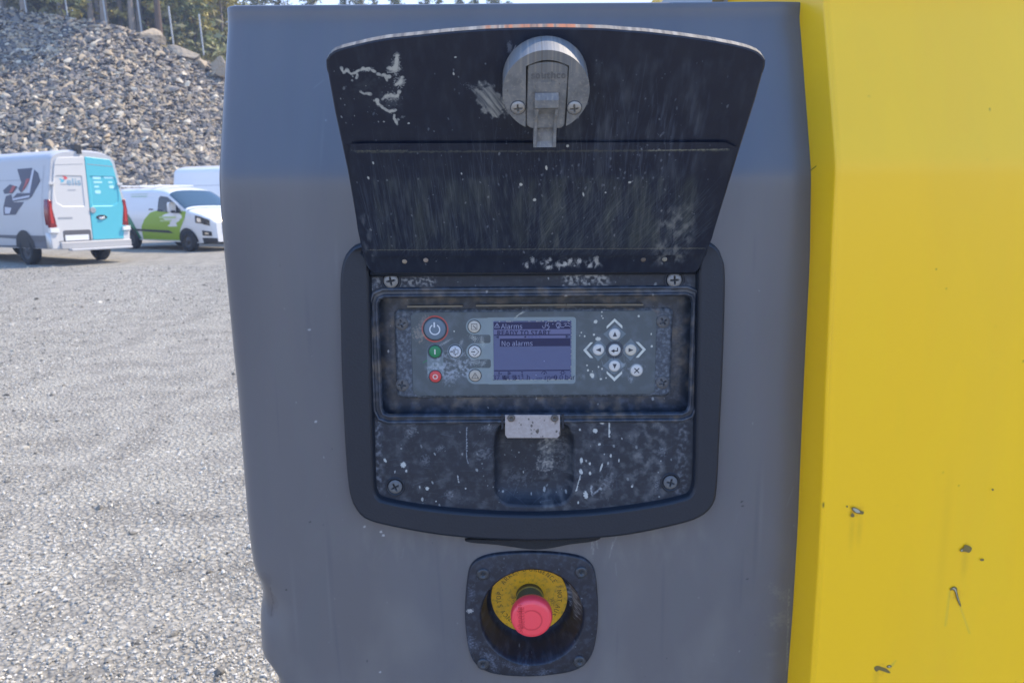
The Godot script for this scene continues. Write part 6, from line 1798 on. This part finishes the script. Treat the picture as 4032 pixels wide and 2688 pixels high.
	ico = [bar(c + Vector2(0, 0.5) * u, c + Vector2(0.58, -0.47) * u, u * 0.09), bar(c + Vector2(0, 0.5) * u, c + Vector2(-0.58, -0.47) * u, u * 0.09), bar(c + Vector2(-0.6, -0.47) * u, c + Vector2(0.6, -0.47) * u, u * 0.09), bar(c + Vector2(0, 0.2) * u, c + Vector2(0, -0.15) * u, u * 0.09), Outline.circle(c + Vector2(0, -0.3) * u, u * 0.06, 8)]
	make.call("alarm_button", c, u * 0.98, mat(Color(0.42, 0.385, 0.32), 0.55), dark_seat, ico, black)
	var nav := [["up_button", Vector2(0.0957, -0.125), PI / 2], ["left_button", Vector2(0.0807, -0.1397), PI], ["right_button", Vector2(0.1109, -0.1401), 0.0], ["down_button", Vector2(0.096, -0.1553), -PI / 2]]
	for q in nav:
		var at: Vector2 = q[1]
		var f := Vector2(cos(q[2]), sin(q[2])); var s := f.orthogonal()
		make.call(q[0], at, u * 0.95, cap_white if q[0] != "right_button" else mat(Color(0.52, 0.49, 0.42), 0.5), mat(Color(0.19, 0.225, 0.25), 0.6), [Outline.ccw(PackedVector2Array([at + f * u * 0.45, at - f * u * 0.40 + s * u * 0.36, at - f * u * 0.40 - s * u * 0.36]))], black)
	c = Vector2(0.0958, -0.1401)
	ico = [bar(c + Vector2(-0.3, -0.12) * u, c + Vector2(0.55, -0.12) * u, u * 0.18), bar(c + Vector2(0.47, -0.2) * u, c + Vector2(0.47, 0.42) * u, u * 0.17), Outline.ccw(PackedVector2Array([c + Vector2(-0.68, -0.12) * u, c + Vector2(-0.05, 0.2) * u, c + Vector2(-0.05, -0.44) * u]))]
	make.call("enter_button", c, u * 1.0, cap_white, mat(Color(0.11, 0.125, 0.14), 0.6), ico, black)
	c = Vector2(0.1168, -0.1597)
	make.call("cancel_button", c, u * 1.0, cap_white, mat(Color(0.26, 0.28, 0.28), 0.6), [bar(c + Vector2(-0.42, -0.42) * u, c + Vector2(0.42, 0.42) * u, u * 0.18), bar(c + Vector2(-0.42, 0.42) * u, c + Vector2(0.42, -0.42) * u, u * 0.18)], black)

	var caked := grain(mat(Color(0.12, 0.12, 0.122), 0.85), noise_tex(0.1, FastNoiseLite.TYPE_SIMPLEX, 256, null, 69), 30.0, 0.03)
	var k := 0
	for q in [Vector2(-0.1025, -0.1138), Vector2(-0.104, -0.1723), Vector2(0.1407, -0.1136), Vector2(0.1416, -0.1717)]:
		screw(unit, Vector3(q.x, q.y, z - 0.0002), 0.0062, [0.3, -0.1, 0.6, 0.5][k], caked)
		k += 1


func build_stop(plastic: Material) -> void:
	var area := Rect2(-0.05, -0.50, 0.15, 0.17)
	var pt := Paint.new(area, 560, rgb8(24, 30, 42), 61)
	pt.dust(rgb8(38, 46, 62), 0.6, 60.0, 0.38, 0.8)
	pt.dust(rgb8(76, 84, 96), 0.45, 120.0, 0.5, 0.8)
	for q in [[Vector2(-0.0257, -0.4458), 0.012, 0.006, -0.7], [Vector2(-0.0209, -0.4555), 0.004, 0.010, 0.2], [Vector2(-0.041, -0.4297), 0.005, 0.009, 0.3], [Vector2(0.0113, -0.459), 0.005, 0.008, 0.0], [Vector2(-0.0043, -0.4561), 0.010, 0.003, -0.5], [Vector2(-0.0411, -0.3782), 0.004, 0.010, 0.2], [Vector2(-0.044, -0.435), 0.003, 0.015, 0.1], [Vector2(0.0289, -0.4635), 0.010, 0.004, 0.2]]:
		pt.blob(q[0], q[1], q[2], q[3], rgb8(112, 122, 138), 0.6, 0.6, 0.7, 0.9)
	pt.blob(Vector2(-0.0431, -0.3964), 0.0036, 0.0025, 0.1, rgb8(150, 150, 148), 0.95, 0.4)
	pt.blob(Vector2(0.0594, -0.3951), 0.0080, 0.019, 0.12, rgb8(150, 154, 160), 0.95, 0.35, 0.8, 0.4)
	pt.specks(110, -0.04, -0.49, 0.085, -0.34, 0.0003, 0.0010, rgb8(140, 146, 154), 0.6)
	pt.scratches(60, -0.04, -0.49, 0.085, -0.34, 60, 60, 0.002, 0.01, rgb8(112, 122, 136), 0.4)
	var grimy := painted(pt.texture(), 0.42)
	var out := Outline.even(Outline.curve(PackedVector2Array([Vector2(-0.0478, -0.4011), Vector2(-0.047, -0.3844), Vector2(-0.0453, -0.3678), Vector2(-0.043, -0.3544), Vector2(-0.0389, -0.3468), Vector2(-0.031, -0.3415), Vector2(-0.0186, -0.3381), Vector2(-0.0034, -0.3364), Vector2(0.0175, -0.3358), Vector2(0.0384, -0.3369), Vector2(0.0545, -0.3391), Vector2(0.0674, -0.3428), Vector2(0.0748, -0.3492), Vector2(0.0787, -0.3574), Vector2(0.0811, -0.375), Vector2(0.0823, -0.3938), Vector2(0.0821, -0.4148), Vector2(0.0799, -0.4339), Vector2(0.0765, -0.4461), Vector2(0.0699, -0.4561), Vector2(0.0602, -0.4621), Vector2(0.0456, -0.4658), Vector2(0.0211, -0.4684), Vector2(-0.0034, -0.4678), Vector2(-0.022, -0.4648), Vector2(-0.0337, -0.4589), Vector2(-0.0404, -0.4516), Vector2(-0.0449, -0.4393), Vector2(-0.0472, -0.4201)]), 4), 120)
	var cc := Vector2(0.0178, -0.4042)
	var rr := 0.0504
	var lc := Vector2(0.0158, -0.4015)
	var lr := 0.0391
	var g := Geo.new(area)
	var cir := func(c: Vector2, r: float, z: float) -> PackedVector3Array: return g.loop3(Outline.even(Outline.circle(c, r, 120), 120), z)
	g.loft([g.loop3(Outline.inset(out, -0.0006), -0.0005), g.loop3(out, 0.0028), g.loop3(Outline.inset(out, 0.0006), 0.0040), g.loop3(Outline.inset(out, 0.0018), 0.0045), cir.call(cc, rr + 0.0015, 0.0045)], false, 1)
	g.loft([cir.call(cc, rr + 0.0015, 0.0045), cir.call(cc, rr, 0.0035), cir.call(cc.lerp(lc, 0.12), rr - 0.001, -0.004), cir.call(cc.lerp(lc, 0.6), lerpf(rr, lr, 0.55), -0.020), cir.call(lc, lr + 0.0045, -0.029), cir.call(lc, lr + 0.001, -0.0315)], false, 2)
	g.cap(cir.call(lc, lr + 0.001, -0.0315), 3)
	var stop := machine_part("emergency_stop", g.done(grimy))
	# yellow legend plate with its ring of words
	var yt := Paint.new(Rect2(lc.x - 0.06, lc.y - 0.06, 0.12, 0.12), 360, rgb8(232, 178, 34), 63)
	yt.dust(rgb8(212, 164, 46), 0.7, 60.0, 0.4, 0.75)
	yt.dust(rgb8(150, 122, 60), 0.5, 160.0, 0.55, 0.8)
	for q in [[Vector2(-0.0009, -0.4014), 0.003, 0.003], [Vector2(0.0399, -0.406), 0.003, 0.005], [Vector2(-0.0005, -0.4079), 0.003, 0.003], [Vector2(0.0484, -0.3898), 0.004, 0.002]]: yt.blob(q[0], q[1], q[2], 0.3, rgb8(110, 90, 52), 0.7, 0.6, 0.5, 0.7)
	yt.specks(30, lc.x - 0.04, lc.y - 0.04, lc.x + 0.04, lc.y + 0.04, 0.0003, 0.0007, rgb8(70, 54, 20), 0.8)
	g = Geo.new(yt.r)
	g.plate(Outline.circle(lc, lr, 64), -0.0314, -0.0300, 0.0003)
	var plate_mesh := g.done(painted(yt.texture(), 0.5))
	var ink := mat(Color(0.10, 0.07, 0.02), 0.6)
	var text := "EMERGENCY STOP - ARRET D'URGENCE - NOT AUS - "
	var unit := 8.7
	var start := 0
	# the S of STOP stands at 197 degrees; letters run clockwise
	var at := 197.0
	var width := func(ch: String) -> float: return 0.55 if ch == " " else 0.6 if ch == "-" else 0.4 if ch == "'" else 1.0
	for i in 10: at += width.call(text[i]) * unit
	var rt := 0.0332
	for i in text.length():
		var wd: float = width.call(text[i]) * unit
		var a := deg_to_rad(at - wd / 2 + unit / 2)
		at -= wd
		if text[i] != " ":
			var dir := Vector2(cos(a), sin(a))
			plate_mesh = writing(text[i], 0.0040, ink, Vector3(lc.x + dir.x * (rt - 0.002), lc.y + dir.y * (rt - 0.002), -0.02985), Basis(Vector3(0, 0, 1), a - PI / 2), plate_mesh)
	part("legend_plate", plate_mesh, stop)
	# stem: collar, ring, neck
	var ax := Vector2(0.0162, -0.4004)
	g = Geo.new()
	var cr := 0.0143
	g.lathe(PackedVector2Array([Vector2(cr, -0.0302), Vector2(cr, -0.0262), Vector2(cr * 0.96, -0.0252), Vector2(cr * 0.93, -0.0250), Vector2(cr * 0.93, -0.016), Vector2(cr * 0.80, -0.0155), Vector2(cr * 0.78, 0.001), Vector2(cr * 0.72, 0.006)]), 40, 2, Vector3(ax.x, ax.y, 0))
	part("collar", g.done(mat(Color(0.115, 0.095, 0.04), 0.5)), stop)
	g = Geo.new()
	g.lathe(PackedVector2Array([Vector2(cr * 0.97, -0.0252), Vector2(cr * 1.0, -0.0244), Vector2(cr * 1.0, -0.0234), Vector2(cr * 0.94, -0.0228)]), 40, 2, Vector3(ax.x, ax.y, 0))
	part("ring", g.done(mat(Color(0.36, 0.27, 0.06), 0.4)), stop)
	# red mushroom head
	var mc := Vector2(0.0171, -0.401)
	var mr := 0.0205
	g = Geo.new()
	g.lathe(PackedVector2Array([Vector2(cr * 0.7, -0.007), Vector2(mr * 0.90, -0.0085), Vector2(mr * 0.985, -0.0075), Vector2(mr, -0.005), Vector2(mr * 0.99, -0.001), Vector2(mr * 0.955, 0.0022), Vector2(mr * 0.89, 0.0040), Vector2(mr * 0.75, 0.0046), Vector2(mr * 0.4, 0.0048), Vector2(0.00001, 0.0048)]), 56, 2, Vector3(mc.x, mc.y, 0.0090))
	var red := mat(Color(0.90, 0.062, 0.085), 0.36)
	red.clearcoat_enabled = true; red.clearcoat = 0.35; red.clearcoat_roughness = 0.25
	var head := g.done(red)
	var groove := mat(Color(0.70, 0.045, 0.06), 0.6)
	var arc := hoop(mc + Vector2(-0.0003, -0.0005), mr * 0.50, mr * 0.065, -150.0, 128.0)
	var tip := mc + Vector2(-0.0003, -0.0005) + Vector2(cos(deg_to_rad(-150.0)), sin(deg_to_rad(-150.0))) * mr * 0.5
	arc.append(bar(tip + Vector2(-0.0022, 0.0016), tip, 0.0011)); arc.append(bar(tip + Vector2(-0.0010, -0.0024), tip + Vector2(-0.0022, 0.0016), 0.0009))
	head = flat(arc, 0.01395, groove, head)
	var tb := Basis(Vector3(0, 0, 1), PI / 2 + 0.03)
	head = writing("Schneider", 0.0011, groove, Vector3(0.0056, -0.3993, 0.0141), tb, head, true)
	head = writing("Electric", 0.0009, groove, Vector3(0.0079, -0.3989, 0.0141), tb, head, true)
	part("push_button", head, stop)
	# four low screws
	var sm := mat(Color(0.035, 0.04, 0.048), 0.3)
	for q in [Vector2(-0.0297, -0.3577), Vector2(0.0655, -0.3565), Vector2(-0.031, -0.4535), Vector2(0.0647, -0.4515)]:
		socket_screw(stop, Vector3(q.x, q.y, 0.0044), 0.0061, sm, sm)
